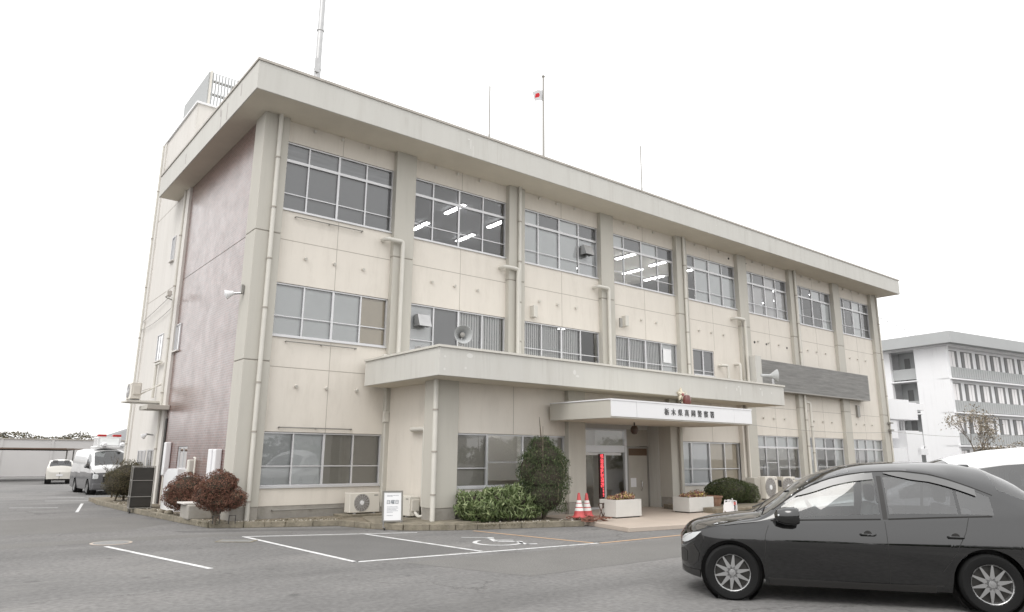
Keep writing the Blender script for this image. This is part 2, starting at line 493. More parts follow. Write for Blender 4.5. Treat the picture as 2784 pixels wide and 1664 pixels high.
def text_mesh(name, s, size, mtl, parent, mtx, depth=0.006, align='CENTER', vertical=False):
    cu = bpy.data.curves.new(name, 'FONT')
    cu.body = s; cu.size = size; cu.extrude = depth; cu.align_x = align; cu.align_y = 'CENTER'
    t = bpy.data.objects.new(name + '_tmp', cu)
    COL.objects.link(t)
    dg = bpy.context.evaluated_depsgraph_get()
    me = bpy.data.meshes.new_from_object(t.evaluated_get(dg))
    bpy.data.objects.remove(t)
    bpy.data.curves.remove(cu)
    me.name = name
    me.materials.clear(); me.materials.append(mtl)
    me.transform(mtx)
    o = bpy.data.objects.new(name, me)
    COL.objects.link(o)
    if parent is not None: o.parent = parent
    return o


FACE_FRONT = Matrix.Rotation(R(90), 4, 'X')      # text plane -> facing -y

# =================================================================== GROUND
g = MB()
g.face([(-400, -300, 0), (600, -300, 0), (600, 700, 0), (-400, 700, 0)])
tag(g.build('ground', M['asphalt']), kind='structure')


def stripe(mb, a, b, wd=0.09, z=0.004, mi=0):
    a = Vector((*a, z)); b = Vector((*b, z)); d = (b - a).normalized(); n = Vector((-d.y, d.x, 0)) * wd / 2
    mb.face([a - n, b - n, b + n, a + n], mi)


def road_line(a, b, wd=.09, m='line', z=.004, ext=0):
    mb = MB(); stripe(mb, a, b, wd, z)
    return tag(mb.build('road_marking', M[m]), kind='structure')


road_line((-.45, -2.36), (2.92, -3.70))
road_line((-.41, -2.45), (-.16, -7.0))
road_line((1.85, -3.36), (2.22, -7.05))
road_line((-.2, -6.93), (4.8, -7.40))
road_line((4.15, -4.1), (4.75, -7.32), m='orange')
road_line((4.85, -7.42), (9.5, -7.40), m='orange')
road_line((-2.96, -2.55), (-2.2, -6.3))
road_line((-3.6, 9.4), (-2.4, 8.78), .08)
road_line((-2.2, 6.5), (-1.5, 10.5), .08)
road_line((-2.35, 12.6), (-1.1, 12.0), .08)
road_line((-2.0, 15.2), (-.9, 14.2), .08)
# repaired patches of asphalt, slightly different in tone
pm = mat('asphalt_patch', (0.165, 0.16, 0.152), 0.9, var=.08, vscale=1, bump=.5, bscale=120, fine=.2)
pm2 = mat('asphalt_dark_patch', (0.137, 0.134, 0.13), 0.9, var=.08, vscale=1, bump=.5, bscale=120, fine=.2)
for poly, m in (([(-6, 1.0), (-2.2, .2), (-.8, 1.6), (-1.3, 4), (-6, 5)], pm), ([(-5, -1.1), (-1.4, -1.3), (0.8, -2.0), (0.6, -2.3), (-1.4, -1.9), (-5, -1.9)], pm),
                ([(-.3, -2.6), (1.8, -3.5), (2.1, -6.9), (-.1, -6.8)], pm2), ([(5.0, -7.7), (12, -7.7), (12, -9.6), (1.2, -9.6), (.4, -7.4)], pm),
                ([(-1.3, -.4), (.9, -1.35), (2.2, -2.0), (2.3, -2.6), (.6, -1.7), (-1.2, -.9)], pm2)):
    q = MB(); q.face([(x, y, .002) for x, y in poly]); tag(q.build('asphalt_patch', m), kind='structure')
mk = MB(); mk.lathe([(0, .009), (.31, .009), (.31, .006), (.36, .006), (.36, .003)], (-2.78, -2.02, 0), n=40, mi=[1, 1, 0, 0])
tag(mk.build('manhole_cover', [M['tile'], M['iron']]), 'round iron manhole cover near the lower left white line', 'manhole')
mk = MB(); mt = Matrix.Translation((-.78, -3.05, 0)) @ Matrix.Rotation(R(-38), 4, 'Z')
mk.box((-.36, -.2, .003), (.36, .2, .008), 0, mt); mk.box((-.31, -.15, .008), (.31, .15, .011), 1, mt)
tag(mk.build('drain_cover', [M['kerb'], M['iron']]), 'small rectangular drain cover left of the marked parking bay', 'drain')

# wheelchair symbol painted in the bay
ws = MB()
zt = .005
rot = Matrix.Translation((3.35, -6.0, 0)) @ Matrix.Rotation(R(-40), 4, 'Z')


def ws_line(a, b, wd):
    a = rot @ Vector((*a, 0)); b = rot @ Vector((*b, 0)); stripe(ws, a[:2], b[:2], wd, zt)


prev = None
for k in range(27):
    t = R(-215 + k * 9.6)
    p = (.05 + .46 * math.cos(t), -.18 + .46 * math.sin(t))
    if prev: ws_line(prev, p, .09)
    prev = p
ws_line((-.12, .42), (.0, -.02), .11); ws_line((.0, .0), (.42, -.02), .10); ws_line((.40, .0), (.62, -.42), .10)
ws_line((.60, -.40), (.82, -.34), .09); ws_line((-.06, .2), (.34, .2), .08)
ws.lathe([(0, zt), (.095, zt)], rot @ Vector((-.16, .58, 0)), n=18)
ws_line((-.75, .62), (-.20, .60), .05)
tag(ws.build('wheelchair_marking', M['line']), kind='structure')

# planting bed and kerb along the building
bed = [(-1.16, 9.9), (-1.0, 6.4), (-.86, 4.3), (-.62, 1.4), (-.45, -.1), (.2, -.52), (1.04, -.87), (2.2, -1.35), (2.5, -2.4), (2.9, -3.15), (3.9, -3.75), (4.4, -3.9),
       (7.0, -4.75), (7.12, -2.9), (4.2, -2.6), (4.2, .1), (0.0, .1), (0.1, 12), (-1.1, 12)]
tag(MB().prism(bed, 0.0, .115).build('planting_bed', M['soil']), kind='structure')
kb = MB()
edge = bed[:13]
for k in range(len(edge) - 1):
    a = Vector((*edge[k], 0)); b = Vector((*edge[k + 1], 0)); d = (b - a).normalized(); n = Vector((-d.y, d.x, 0))
    nseg = max(1, round((b - a).length / .6))
    for j in range(nseg):
        p = a.lerp(b, j / nseg) + d * .004; q = a.lerp(b, (j + 1) / nseg) - d * .004
        kb.prism([(p - n * .05)[:2], (q - n * .05)[:2], (q + n * .07)[:2], (p + n * .07)[:2]], 0, .135)
tag(kb.build('kerb', M['kerb'], bevel=.012), kind='structure')
# rough footing slab that sticks out at the column foot
tag(MB().prism([(2.55, -2.2), (2.95, -3.0), (3.95, -3.62), (4.75, -3.6), (4.6, -2.9), (4.0, -1.0), (3.0, -.9)], 0.1, .15).build('concrete_apron', M['kerb'], bevel=.02), kind='structure')
# raised entrance floor
pt = MB()
pt.prism([(7.2, -1.2), (7.2, -4.8), (6.85, -6.35), (8.8, -6.6), (13, -6.75), (24, -7.0), (24, -3.6), (12.9, -3.4), (12.9, -1.2)], 0, .10)
tag(pt.build('entrance_paving', M['tile'], bevel=.01), kind='structure')
tag(MB().prism([(12.0, -5.0), (14.5, -5.3), (27, -5.6), (36, -3.5), (36, .1), (17.1, .1), (17.1, -2.85), (12.3, -2.85)], 0, .24).build('raised_bed', M['soil'], bevel=.02), kind='structure')
road_line((12, -8.3), (30, -9.4))

# =================================================================== POLICE STATION
B = thing('police_station', 'three storey cream and grey concrete police station with flat overhanging roof', 'police station', (0, 0, 0))
PX = [0, 4.03, 8.36, 12.73, 17.17, 21.5, 25.8, 30.02, 34.24]   # column left edges
CW = .68
ZS, ZT = 10.66, 11.46
WY = .18
# columns with joints
for k, x in enumerate(PX):
    c = MB()
    y1 = .75 if k == 0 else .45
    x0 = x
    c.box((x0, 0, .41), (x + CW, y1, 3.945)); c.box((x0, 0, 3.97), (x + CW, y1, 7.33)); c.box((x0, 0, 7.355), (x + CW, y1, ZS))
    c.box((x0 + .012, .012, 3.945), (x + CW - .012, y1 - .01, 3.97), 1); c.box((x0 + .012, .012, 7.33), (x + CW - .012, y1 - .01, 7.355), 1)
    c.box((x0 + .008, .008, .06), (x + CW - .008, y1 - .01, .41), 2)
    c.build('column', [M['column'], M['joint'], M['dado']], B, bevel=.012)

# front wall, built round the window openings
wall = MB()


def wbox(x0, x1, z0, z1, y0=WY, y1=.42, mi=0):
    wall.box((x0, y0, z0), (x1, y1, z1), mi)


def hjoint(x0, x1, z, y=WY):
    wall.box((x0, y - .003, z - .008), (x1, y + .01, z + .008), 1)


def vjoint(x, z0, z1, y=WY):
    wall.box((x - .006, y - .003, z0), (x + .006, y + .01, z1), 1)


for k in range(8):
    x0, x1 = PX[k] + CW, PX[k + 1]
    xm = (x0 + x1) / 2
    wbox(x0, x1, 10.06, ZS)
    vjoint(xm, 10.06, ZS)
    top_mid = 6.08
    if k >= 5:      # louvre bays have no middle window
        wbox(x0, x1, 3.6, 8.09)
    elif k == 4:
        wbox(x0, x1, 6.03, 8.09); wbox(19.6, x1, 3.6, 6.03); wbox(x0, 18.18, 3.6, 6.03); wbox(18.18, 19.6, 3.6, 4.97)
    else:
        wbox(x0, x1, 6.08, 8.09); wbox(x0, x1, 3.6, 4.66)
    hjoint(x0, x1, 7.26); vjoint(xm, 6.08, 7.25); vjoint(xm, 7.27, 8.05)
    if k in (0, 5, 6, 7):
        zt_, zb_ = (2.22, .86) if k == 0 else (2.62, .72)
        wbox(x0, x1, zt_, 3.6); wbox(x0, x1, .41, zb_); hjoint(x0, x1, 3.86); vjoint(xm, zt_, 3.85); vjoint(xm, 3.87, 4.6)
        wbox(x0, x1, .06, .41, y0=WY + .01, mi=2)
    else:
        wbox(x0, x1, .1, 3.6)
wall.build('front_wall', [M['cream'], M['joint'], M['dado']], B)

# side and back walls, floors, tower
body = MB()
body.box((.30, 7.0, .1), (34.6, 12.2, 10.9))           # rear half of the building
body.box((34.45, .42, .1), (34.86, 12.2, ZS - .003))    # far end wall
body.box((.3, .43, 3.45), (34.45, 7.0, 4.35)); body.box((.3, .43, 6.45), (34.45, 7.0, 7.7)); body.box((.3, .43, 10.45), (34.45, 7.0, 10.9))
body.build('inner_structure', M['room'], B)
bk = MB()
bk.box((.05, .75, 2.80), (.28, 7.2, 7.33)); bk.box((.05, .75, 7.35), (.28, 7.2, ZS))
bk.box((.05, .75, 1.87), (.28, 7.0, 2.80)); bk.box((.05, 7.0, .1), (.28, 7.2, 1.9))
bk.box((.05, .75, .1), (.28, 4.36, 1.87)); bk.box((.05, 5.42, .1), (.28, 7.0, 1.87)); bk.box((.05, 4.36, .1), (.28, 5.42, 1.22))
bk.box((.062, .75, 7.33), (.27, 7.2, 7.35), 1)
bk.build('brick_wall', [M['brick'], M['joint']], B)
tw = MB()
tw.box((-.03, 7.2, .1), (.3, 7.72, ZS - .003))                            # corner pier
tw.box((0.02, 7.72, .1), (5.0, 12.45, 14.05))                             # stair tower
tw.box((-.03, 12.0, .1), (.02, 12.45, 14.0))
for z in (3.9, 7.3, 10.62):
    tw.box((.017, 7.72, z - .01), (.03, 12.0, z + .01), 1)
tw.build('stair_tower', [M['tower'], M['joint']], B)
MB().box((-.04, 7.66, 14.05), (5.06, 12.5, 14.13)).build('tower_coping', M['white'], B)

# roof slab
rf = MB()
rf.box((-.63, -1.07, ZS), (35.55, 9.05, ZT))
rf.build('roof_fascia', M['fascia'], B, bevel=.01)
MB().box((-.60, -1.04, ZS - .006), (35.52, 9.0, ZS - .001)).build('soffit', M['soffit'], B)
cp = MB()
xx = -.66
while xx < 35.5:
    cp.box((xx, -1.10, ZT - .02), (min(xx + 1.79, 35.58), -.95, ZT + .045)); xx += 1.8
yy = -.94
while yy < 8.9:
    cp.box((-.66, yy, ZT - .02), (-.5, min(yy + 1.79, 9.08), ZT + .045)); yy += 1.8
cp.build('roof_coping', M['coping'], B)
# cracked paint patches and stains on the fascia
st = mat('fascia_repair', (.66, .65, .62), .6); st2 = mat('fascia_stain', (.36, .33, .32), .8)
for (x, z, wd, h) in ((5.95, 11.05, .03, .3), (6.05, 10.85, .02, .35), (5.85, 11.2, .08, .04), (18.5, 11.1, .05, .04)):
    MB().box((x, -1.073, z - h / 2), (x + wd, -1.06, z + h / 2)).build('paint_repair', st, B)
for (y, z, h) in ((.2, 11.15, .35), (1.35, 10.98, .5), (1.9, 10.95, .55), (2.0, 11.2, .25), (5.6, 11.0, .35)):
    MB().box((-.633, y, z - h / 2), (-.62, y + .045, z + h / 2)).build('paint_stain', st2, B)

# ---- vent caps: three in each panel of each bay
vc0 = MB().lathe([(0, .07), (.04, .07), (.044, .025), (.03, 0)], (0, 0, 0), axis=(0, -1, -.35), n=12).build('vent_cap', M['pipe'], B, smooth=True)
first = True
for k in range(8):
    for dz in (10.57, 6.84, 3.40):
        if dz == 3.40 and k in (1, 2, 3, 4): continue
        for dx in (.78, 1.62, 2.50):
            x = PX[k] + CW + dx
            o = vc0 if first else vc0.copy()
            if not first: COL.objects.link(o); o.parent = B
            first = False
            o.location = (x, WY, dz)
for x, r in ((22.71, .05), (23.66, .04), (25.4, .045), (21.1, .045), (22.45, .03)):
    MB().lathe([(0, .02), (r, .02), (r * 1.15, 0)], (x, WY, 6.76 if x > 22.5 else 10.4), axis=(0, -1, 0), n=14).build('pipe_hole', M['dark'], B)


# ------------------------------------------------------------------ windows
def window(x0, x1, z0, z1, cols, hb, back, y=.24, transom=None, thick=.035, mid=True, edges=None, dado_sill=True, frame='alu'):
    """cols panes; hb rail height(s); back list of backing material per pane; transom = (z, backs)"""
    f = MB(); t = thick
    f.box((x0, y - .03, z0), (x1, y + .05, z0 + t)); f.box((x0, y - .03, z1 - t), (x1, y + .05, z1))
    f.box((x0, y - .028, z0 + t), (x0 + t, y + .05, z1 - t)); f.box((x1 - t, y - .028, z0 + t), (x1, y + .05, z1 - t))
    if dado_sill:
        f.box((x0, y - .10, z0 - .045), (x1, y + .02, z0 - .002))
    xs = edges or [x0 + (x1 - x0) * i / cols for i in range(cols + 1)]
    zt = transom[0] if transom else z1
    for i in range(1, cols):
        tt = t * (1.3 if (mid and i == cols // 2) else .75)
        f.box((xs[i] - tt / 2 - .008, y - .027, z0 + t), (xs[i] + tt / 2 + .008, y + .04, z1 - t))
    if transom:
        f.box((x0 + t, y - .032, zt - .04), (x1 - t, y + .04, zt + .04))
    for i in range(cols):
        hz = hb[i] if isinstance(hb, (list, tuple)) else hb
        if hz: f.box((xs[i] + t * .6, y - .014, hz - .014), (xs[i + 1] - t * .6, y + .02, hz + .014))
    fo = f.build('window', M[frame], B)
    gl = MB(); gl.face([(x0 + t, y + .012, z0 + t), (x1 - t, y + .012, z0 + t), (x1 - t, y + .012, z1 - t), (x0 + t, y + .012, z1 - t)])
    gl.build('pane', M['glass'], fo)
    groups = {}

    def backing(kind, a, b, c, d, i):
        if not kind or kind == 'open': return
        groups.setdefault(kind, MB())
        mb = groups[kind]
        if kind in ('blind', 'curtain'):
            n = max(4, int((b - a) / (.09 if kind == 'blind' else .05)))
            for j in range(n):
                u0 = a + (b - a) * j / n; u1 = a + (b - a) * (j + (.93 if kind == 'blind' else 1)) / n
                ym = y + .10 + (.035 if (kind == 'curtain' and j % 2) else 0)
                ye = y + .10 + (.022 if kind == 'blind' else (0 if j % 2 else .035))
                mb.face([(u0, ym, c), (u1, ye, c), (u1, ye, d), (u0, ym, d)])
        else:
            mb.face([(a, y + .07, c), (b, y + .07, c), (b, y + .07, d), (a, y + .07, d)])
    for i in range(cols):
        k = back[i]
        a, b = xs[i] + .01, xs[i + 1] - .01
        backing(k, a, b, z0 + t, zt - .02, i)
        if transom: backing(transom[1][i], a, b, zt, z1 - t, i)
    for k, mb in groups.items():
        nm = {'blind': 'blind', 'curtain': 'curtain'}.get(k, 'screen')
        mb.build(nm, M[k], fo)
    return fo


def bx(k): return PX[k] + CW, PX[k + 1]


T = 9.52
tops = {0: (['greyblind'] * 4, ['blindgrey'] * 4),
        1: (['open'] * 4, ['greyblind', 'open', 'open', 'open']),
        2: (['frost', 'frost', 'frost', 'whiteboard'], ['frost', 'greyblind', 'frost', 'greyblind']),
        3: (['open'] * 4, ['frost', 'greyblind', 'frost', 'greyblind']),
        4: (['open', 'frost', 'frost', 'frost'], ['greyblind', 'frost', 'frost', 'greyblind']),
        5: (['curtain'] * 4, ['frost', 'greyblind', 'curtain', 'greyblind']),
        6: (['frost', 'open', 'open', 'frost'], ['greyblind', 'greyblind', 'frost', 'greyblind']),
        7: (['frost', 'open', 'frost', 'greyblind'], ['greyblind', 'greyblind', 'frost', 'greyblind'])}
M['blindgrey'] = mat('ribbed_blind', (.26, .26, .27), .7, var=.25, vscale=5, stretch=(.15, 1, 3))
for k, (b, tb) in tops.items():
    x0, x1 = bx(k)
    window(x0, x1, 8.12, 10.05, 4, 8.58, b, transom=(T, tb), edges=[x0, x0 + .21 * (x1 - x0), x0 + .48 * (x1 - x0), x0 + .74 * (x1 - x0), x1])
window(*bx(0), 4.68, 6.07, 4, 5.20, ['frost', 'frost', 'frost', 'tanblind'])
x0, x1 = bx(1)
window(x0, x1, 4.68, 6.07, 4, [5.0, None, None, None], ['whiteboard', 'greyblind', 'blind', 'blind'])
window(*bx(2), 4.68, 6.07, 4, 5.18, ['blind', 'blind', 'blind', 'open'])
window(*bx(3), 4.68, 6.07, 4, 5.18, ['blind', 'blind', 'blind', 'whiteboard'])
window(18.18, 19.6, 4.97, 6.02, 2, 5.15, ['greyblind', 'greyblind'])
window(*bx(0), .88, 2.21, 4, 1.37, ['greypane', 'frost', 'brownblind', 'brownblind'])
window(*bx(5), .74, 2.61, 4, [1.25, 1.45, 1.25, 1.25], ['open'] * 4, transom=(2.11, ['frost'] * 4))
window(*bx(6), .74, 2.61, 4, 1.25, ['frost', 'open', 'open', 'frost'], transom=(2.11, ['greyblind', 'frost', 'greyblind', 'frost']))
window(*bx(7), .74, 2.61, 4, 1.25, ['curtain', 'curtain', 'frost', 'frost'], transom=(2.11, ['frost', 'frost', 'frost', 'frost']))
# soft-edged paper posted in a window, shelf clutter
MB().box((16.35, .235, 5.3), (16.85, .245, 5.85)).build('poster', M['paper'], B)

# rooms behind the glass
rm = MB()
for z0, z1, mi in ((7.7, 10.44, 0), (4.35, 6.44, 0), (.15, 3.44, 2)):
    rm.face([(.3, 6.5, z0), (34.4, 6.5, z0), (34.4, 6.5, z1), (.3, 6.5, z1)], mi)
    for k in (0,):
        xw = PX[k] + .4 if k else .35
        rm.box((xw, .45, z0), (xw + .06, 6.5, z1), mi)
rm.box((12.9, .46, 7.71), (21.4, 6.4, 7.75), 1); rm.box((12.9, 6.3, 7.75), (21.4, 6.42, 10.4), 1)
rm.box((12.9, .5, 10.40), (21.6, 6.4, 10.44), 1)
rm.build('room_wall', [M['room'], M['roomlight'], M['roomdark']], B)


def lamp(x, y, z, ln=1.2, n=2):
    f = MB(); f.box((x - .09, y - ln / 2, z - .03), (x + .09, y + ln / 2, z))
    for i in range(n):
        ox = (i - (n - 1) / 2) * .1
        f.tube([(x + ox, y - ln / 2 + .03, z - .05), (x + ox, y + ln / 2 - .03, z - .05)], .02, 6, 1)
    f.build('ceiling_light', [M['white'], M['tube']], B)


for x, y in ((7.88, 2.6), (7.94, 5.1), (10.15, 5.2), (10.06, 2.9), (10.2, .95)): lamp(x, y, 10.42, 1.25)
for x, y in ((19.3, 4.3), (19.15, 2.5), (17.1, 2.7), (16.9, 5.0), (21.1, 4.5), (21.2, 2.6)): lamp(x, y, 10.36, 1.25)
for x, y in ((30.6, 2.0), (30.6, 4.2), (28.4, 2.2)): lamp(x, y, 10.42, 1.1)
for x, y in ((12.3, 1.4),): lamp(x, y, 6.42, 1.1)
for x, y in ((23.5, 1.6), (25.4, 1.6), (28.0, 1.6), (30.5, 1.6)): lamp(x, y, 3.42, 1.1)  # extra lights here are added to brighten the ground-floor rooms
# furniture glimpsed on the ground floor, with an added pale partition
fr = MB()
fr.box((21.0, 2.6, .15), (34.4, 2.65, 3.4), 2)  # pale partition added close behind the glass to brighten these windows
for x in (22.7, 24.0, 27.1, 29.0):
    fr.box((x, 1.4, .15), (x + .9, 2.0, 1.1), 0)
    fr.box((x + .1, 1.0, .9), (x + .5, 1.1, 1.35), 1)
fr.build('furniture_and_partition', [M['brownblind'], M['paper'], M['roomlight']], B)

# thin rods under the windows of the first bay
for z in (7.93, 4.53, 2.33, .31):
    rr = MB().tube([(1.08, .10, z), (3.08, .10, z)], .016, 8)
    for x in (1.09, 2.07, 3.07): rr.tube([(x, .10, z), (x, .19, z)], .02, 6)
    rr.build('hanging_rail', M['aludark'], B)


# ---- downpipes
def pipe(pts, r=.055, m='pipe', clips=(), n=12, parent=B, name='downpipe'):
    p = MB().tube(pts, r, n)
    for (x, y, z) in clips:
        p.lathe([(r, -.02), (r + .012, -.02), (r + .012, .02), (r, .02)], (x, y, z), n=n, mi=1)
    return p.build(name, [M[m], M['joint']], parent, smooth=True)


def round_path(pts, r=.12, n=4):
    out = [Vector(pts[0])]
    for i in range(1, len(pts) - 1):
        a, b, c = Vector(pts[i - 1]), Vector(pts[i]), Vector(pts[i + 1])
        p = b + (a - b).normalized() * r; q = b + (c - b).normalized() * r
        for j in range(n + 1):
            t = j / n
            out.append(p * (1 - t) ** 2 + b * 2 * t * (1 - t) + q * t * t)
    out.append(Vector(pts[-1]))
    return out


for k in (0, 2, 4, 6):
    x = PX[k] + .40
    zlow = .1 if k in (0, 6) else 4.3
    zs = [z for z in (9.4, 8.0, 6.6, 5.3, 3.4, 2.2, .55) if z > zlow]
    pipe([(x, -.07, ZS), (x, -.07, zlow)], .058, clips=[(x, -.07, z) for z in zs])
x = PX[8] + .58
pipe([(x, -.05, ZS), (x, -.05, .2)], .04, clips=[(x, -.05, z) for z in (9, 7, 5, 3)])
# short bent overflow pipes
for (xa, xb, zt_, zb_) in ((3.75, 4.28, 7.80, 4.34), (8.1, 8.66, 7.72, 4.32), (12.45, 12.98, 7.72, 4.32), (21.0, 21.62, 7.62, 4.3)):
    pts = round_path([(xa, .18, zt_), (xa, -.11, zt_), (xb, -.11, zt_), (xb, -.11, zb_)], .09)
    pipe(pts, .062)
pipe(round_path([(4.28, -.12, 4.44), (4.28, -.12, 4.36), (3.7, -.3, 4.34)], .04), .05)
pipe(round_path([(19.9, .18, 5.45), (19.9, -.02, 5.45), (20.15, -.1, 5.45), (20.15, -.1, 4.25)], .06), .06)
pipe(round_path([(21.05, .18, 5.6), (21.05, -.1, 5.6), (21.05, -.1, 4.25)], .06), .06)
pipe(round_path([(26.3, .0, 4.25), (26.62, -.08, 4.2), (26.62, -.08, .2)], .08), .06, clips=[(26.62, -.08, z) for z in (3.1, 1.9)])
# small boxes by the middle windows
for x, z in ((9.42, 6.42), (13.95, 6.65)):
    MB().box((x, -.02, z - .2), (x + .18, WY, z + .2)).build('meter_box', M['pipe'], B, bevel=.01)
MB().box((13.6, -.06, 6.35), (13.72, .0, 6.7)).build('vent_grille', M['aludark'], B)

# ---- exhaust hoods standing out of two panes
for x0_, z0_ in ((4.95, 5.38), (11.85, 8.86)):
    h = MB()
    W_, H_ = (.42, .36)
    p = [(x0_, .22, z0_ + .02), (x0_ + W_, .22, z0_ + .02), (x0_ + W_, .22, z0_ + H_), (x0_, .22, z0_ + H_)]
    q = [(x0_, -.12, z0_), (x0_ + W_, -.12, z0_), (x0_ + W_, .02, z0_ + H_), (x0_, .02, z0_ + H_)]
    h.face([p[3], p[2], q[2], q[3]]); h.face([q[3], q[2], q[1], q[0]]); h.face([p[0], p[3], q[3], q[0]]); h.face([p[2], p[1], q[1], q[2]])
    h.face([(x0_ + .02, .2, z0_ + .04), (x0_ + W_ - .02, .2, z0_ + .04), (x0_ + W_ - .02, -.1, z0_ + .03), (x0_ + .02, -.1, z0_ + .03)], 1)
    h.build('exhaust_hood', [M['steel'], M['dark']], B)

# ---- grey louvred panel on the right
lv = MB()
x0_, x1_, z0_, z1_, yl = 22.25, 32.3, 4.62, 5.92, -.30
n = 26
for i in range(n):
    za = z0_ + (z1_ - z0_) * i / n; zb = z0_ + (z1_ - z0_) * (i + .8) / n
    lv.box((x0_, yl, za), (x1_, yl + .03, zb))
    lv.box((x1_ - .01, yl + .03, za), (x1_ + .02, WY, zb))
lv.box((x0_ + .02, yl + .035, z0_ + .02), (x1_ - .03, yl + .05, z1_ - .02), 1)
lv.box((x0_, yl, z0_ - .04), (x1_, WY, z0_ - .002), 1)
lv.build('louvre_panel', [M['louvre'], M['aludark']], B)
MB().box((x0_ - .5, yl - .1, 4.3), (x0_ - .03, WY - .002, 6.02)).build('louvre_side_panel', M['fascia'], B)
MB().box((31.6, .08, 3.75), (31.85, WY, 4.35)).build('duct_stub', M['aludark'], B)

# ---- front extension
EY = -2.9
ex = MB()
XE0, XE1 = 4.15, 16.95
ex.box((XE0, EY + .35, .42), (XE0 + .2, WY - .002, 3.52))                                # left side wall
ex.box((XE0 + .01, EY + .36, .06), (XE0 + .19, WY - .002, .42), 2)
for a, b, z0, z1 in ((4.5, 8.26, 2.22, 3.52), (13.34, XE1, 2.17, 3.52), (13.34, XE1, .3, .79), (4.5, 8.26, .4, .88), (8.93, 12.72, 2.62, 3.52)):
    ex.box((a, EY + .15, z0), (b, EY + .38, z1))
ex.box((4.5, EY + .16, .06), (8.26, EY + .37, .4), 2)
for a, b, z0, z1 in ((4.5, 8.26, 2.22, 3.5), (13.34, XE1, 2.17, 3.5)):
    xm = (a + b) / 2; ex.box((xm - .006, EY + .147, z0), (xm + .006, EY + .16, z1), 1)
ex.box((XE1, EY, .2), (XE1 + .14, 0, 3.52)); ex.box((XE1 - .25, EY, .2), (XE1, EY + .15, 3.52))
ex.build('extension_wall', [M['cream'], M['joint'], M['dado']], B)
for x0, x1 in ((3.80, 4.50), (8.26, 8.93), (12.72, 13.34)):
    c = MB(); c.box((x0, EY, .42), (x1, EY + .5, 3.52)); c.box((x0 + .01, EY + .01, .06), (x1 - .01, EY + .49, .42), 1)
    c.build('column', [M['column'], M['dado']], B, bevel=.015)
sl = MB(); sl.box((3.32, -3.76, 3.50), (18.15, -.002, 4.17))
sl.build('extension_fascia', M['fascia'], B, bevel=.008)
MB().box((3.36, -3.72, 3.494), (18.11, -.01, 3.499)).build('extension_soffit', M['soffit'], B)
cp = MB(); xx = 3.28
while xx < 18.1:
    cp.box((xx, -3.80, 4.17), (min(xx + .895, 18.19), -3.6, 4.225)); xx += .9
yy = -3.59
while yy < -.1:
    cp.box((3.28, yy, 4.17), (3.5, min(yy + .895, -.01), 4.225)); yy += .9
cp.build('extension_coping', M['pipe'], B)
for (x, z, wd, h) in ((3.45, 3.95, .06, .05), (3.45, 3.65, .05, .06), (4.12, 4.03, .16, .10), (4.05, 3.72, .06, .05), (7.65, 3.9, .10, .12), (7.75, 3.8, .12, .06),
                      (15.3, 4.0, .1, .06), (15.4, 3.85, .05, .3), (15.2, 3.9, .05, .1), (16.6, 4.0, .1, .05), (16.7, 3.85, .06, .18), (17.3, 3.9, .06, .05), (14.6, 3.92, .05, .08)):
    q = MB(); pts = [(x + wd * (.5 + .5 * math.cos(t) * (1 + .3 * rnd.random())), z + h * (.5 * math.sin(t)) * (1 + .3 * rnd.random())) for t in [i * PI / 5 for i in range(10)]]
    q.face([(a, -3.763, b) for a, b in pts]); q.build('peeled_paint', st, B)


def ext_window(x0, x1, z0, z1, cols, hb, back, edges=None, mid=True):
    return window(x0, x1, z0, z1, cols, hb, back, y=EY + .22, edges=edges, mid=mid)


ext_window(4.5, 8.26, .89, 2.21, 3, [1.35, 1.5, None], ['brownblind', 'open', 'brownblind'], edges=[4.5, 5.55, 6.75, 8.26])
ext_window(13.34, 16.70, .80, 2.16, 4, 1.28, ['frost', 'whiteboard', 'tanblind', 'tanblind'], edges=[13.34, 14.0, 15.0, 15.85, 16.70])
# interior of the extension
ri = MB()
ri.box((4.4, -.4, .1), (8.6, -.35, 3.4)); ri.box((8.4, -2.3, .1), (8.5, -.4, 3.4)); ri.box((4.4, -2.5, 3.1), (8.4, -.4, 3.15)); ri.box((4.36, -2.5, .1), (8.4, -.4, .13))
ri.box((5.7, -.9, .13), (6.6, -.5, 1.5), 1); ri.box((6.0, -.44, 1.8), (6.35, -.41, 2.2), 2); ri.box((6.6, -.44, 1.55), (6.85, -.41, 2.0), 2)
ri.box((4.6, -1.9, .13), (8.2, -1.5, 1.0), 1)
ri.build('interior_wall', [M['roomlight'], M['brownblind'], M['paper']], B)
lamp(5.45, -1.6, 3.08, 1.0)
lamp(6.9, -1.5, 3.08, 1.0)  # second light, added to brighten the room behind the window
# right white vertical duct between ext window and wall
pipe([(13.1, EY - .05, 3.5), (13.1, EY - .05, .3)], .035, 'joint')
pipe([(16.85, EY - .06, 3.5), (16.85, EY - .06, .5)], .05, 'joint')
# conduit on the re-entrant corner
pipe([(4.05, .05, 3.4), (4.05, .05, .3)], .03)
MB().box((3.98, -.02, 2.55), (4.12, .1, 2.85)).build('junction_box', M['pipe'], B, bevel=.01)
pipe([(4.13, -2.45, 3.5), (4.13, -2.45, .5)], .02, 'joint')
pipe([(3.76, -2.98, 3.5), (3.76, -2.98, .1)], .062, clips=[(3.76, -2.98, z) for z in (2.75, 1.75, .75)])
# air conditioner pipe cover on the extension's left wall
pipe(round_path([(4.10, -1.35, 2.32), (4.02, -1.42, 2.32), (4.02, -2.12, 2.32), (4.02, -2.12, .42)], .09), .06)
pipe(round_path([(4.02, -2.12, .42), (3.98, -2.22, .2), (3.9, -2.12, .18), (3.88, -1.95, .3)], .06), .04)

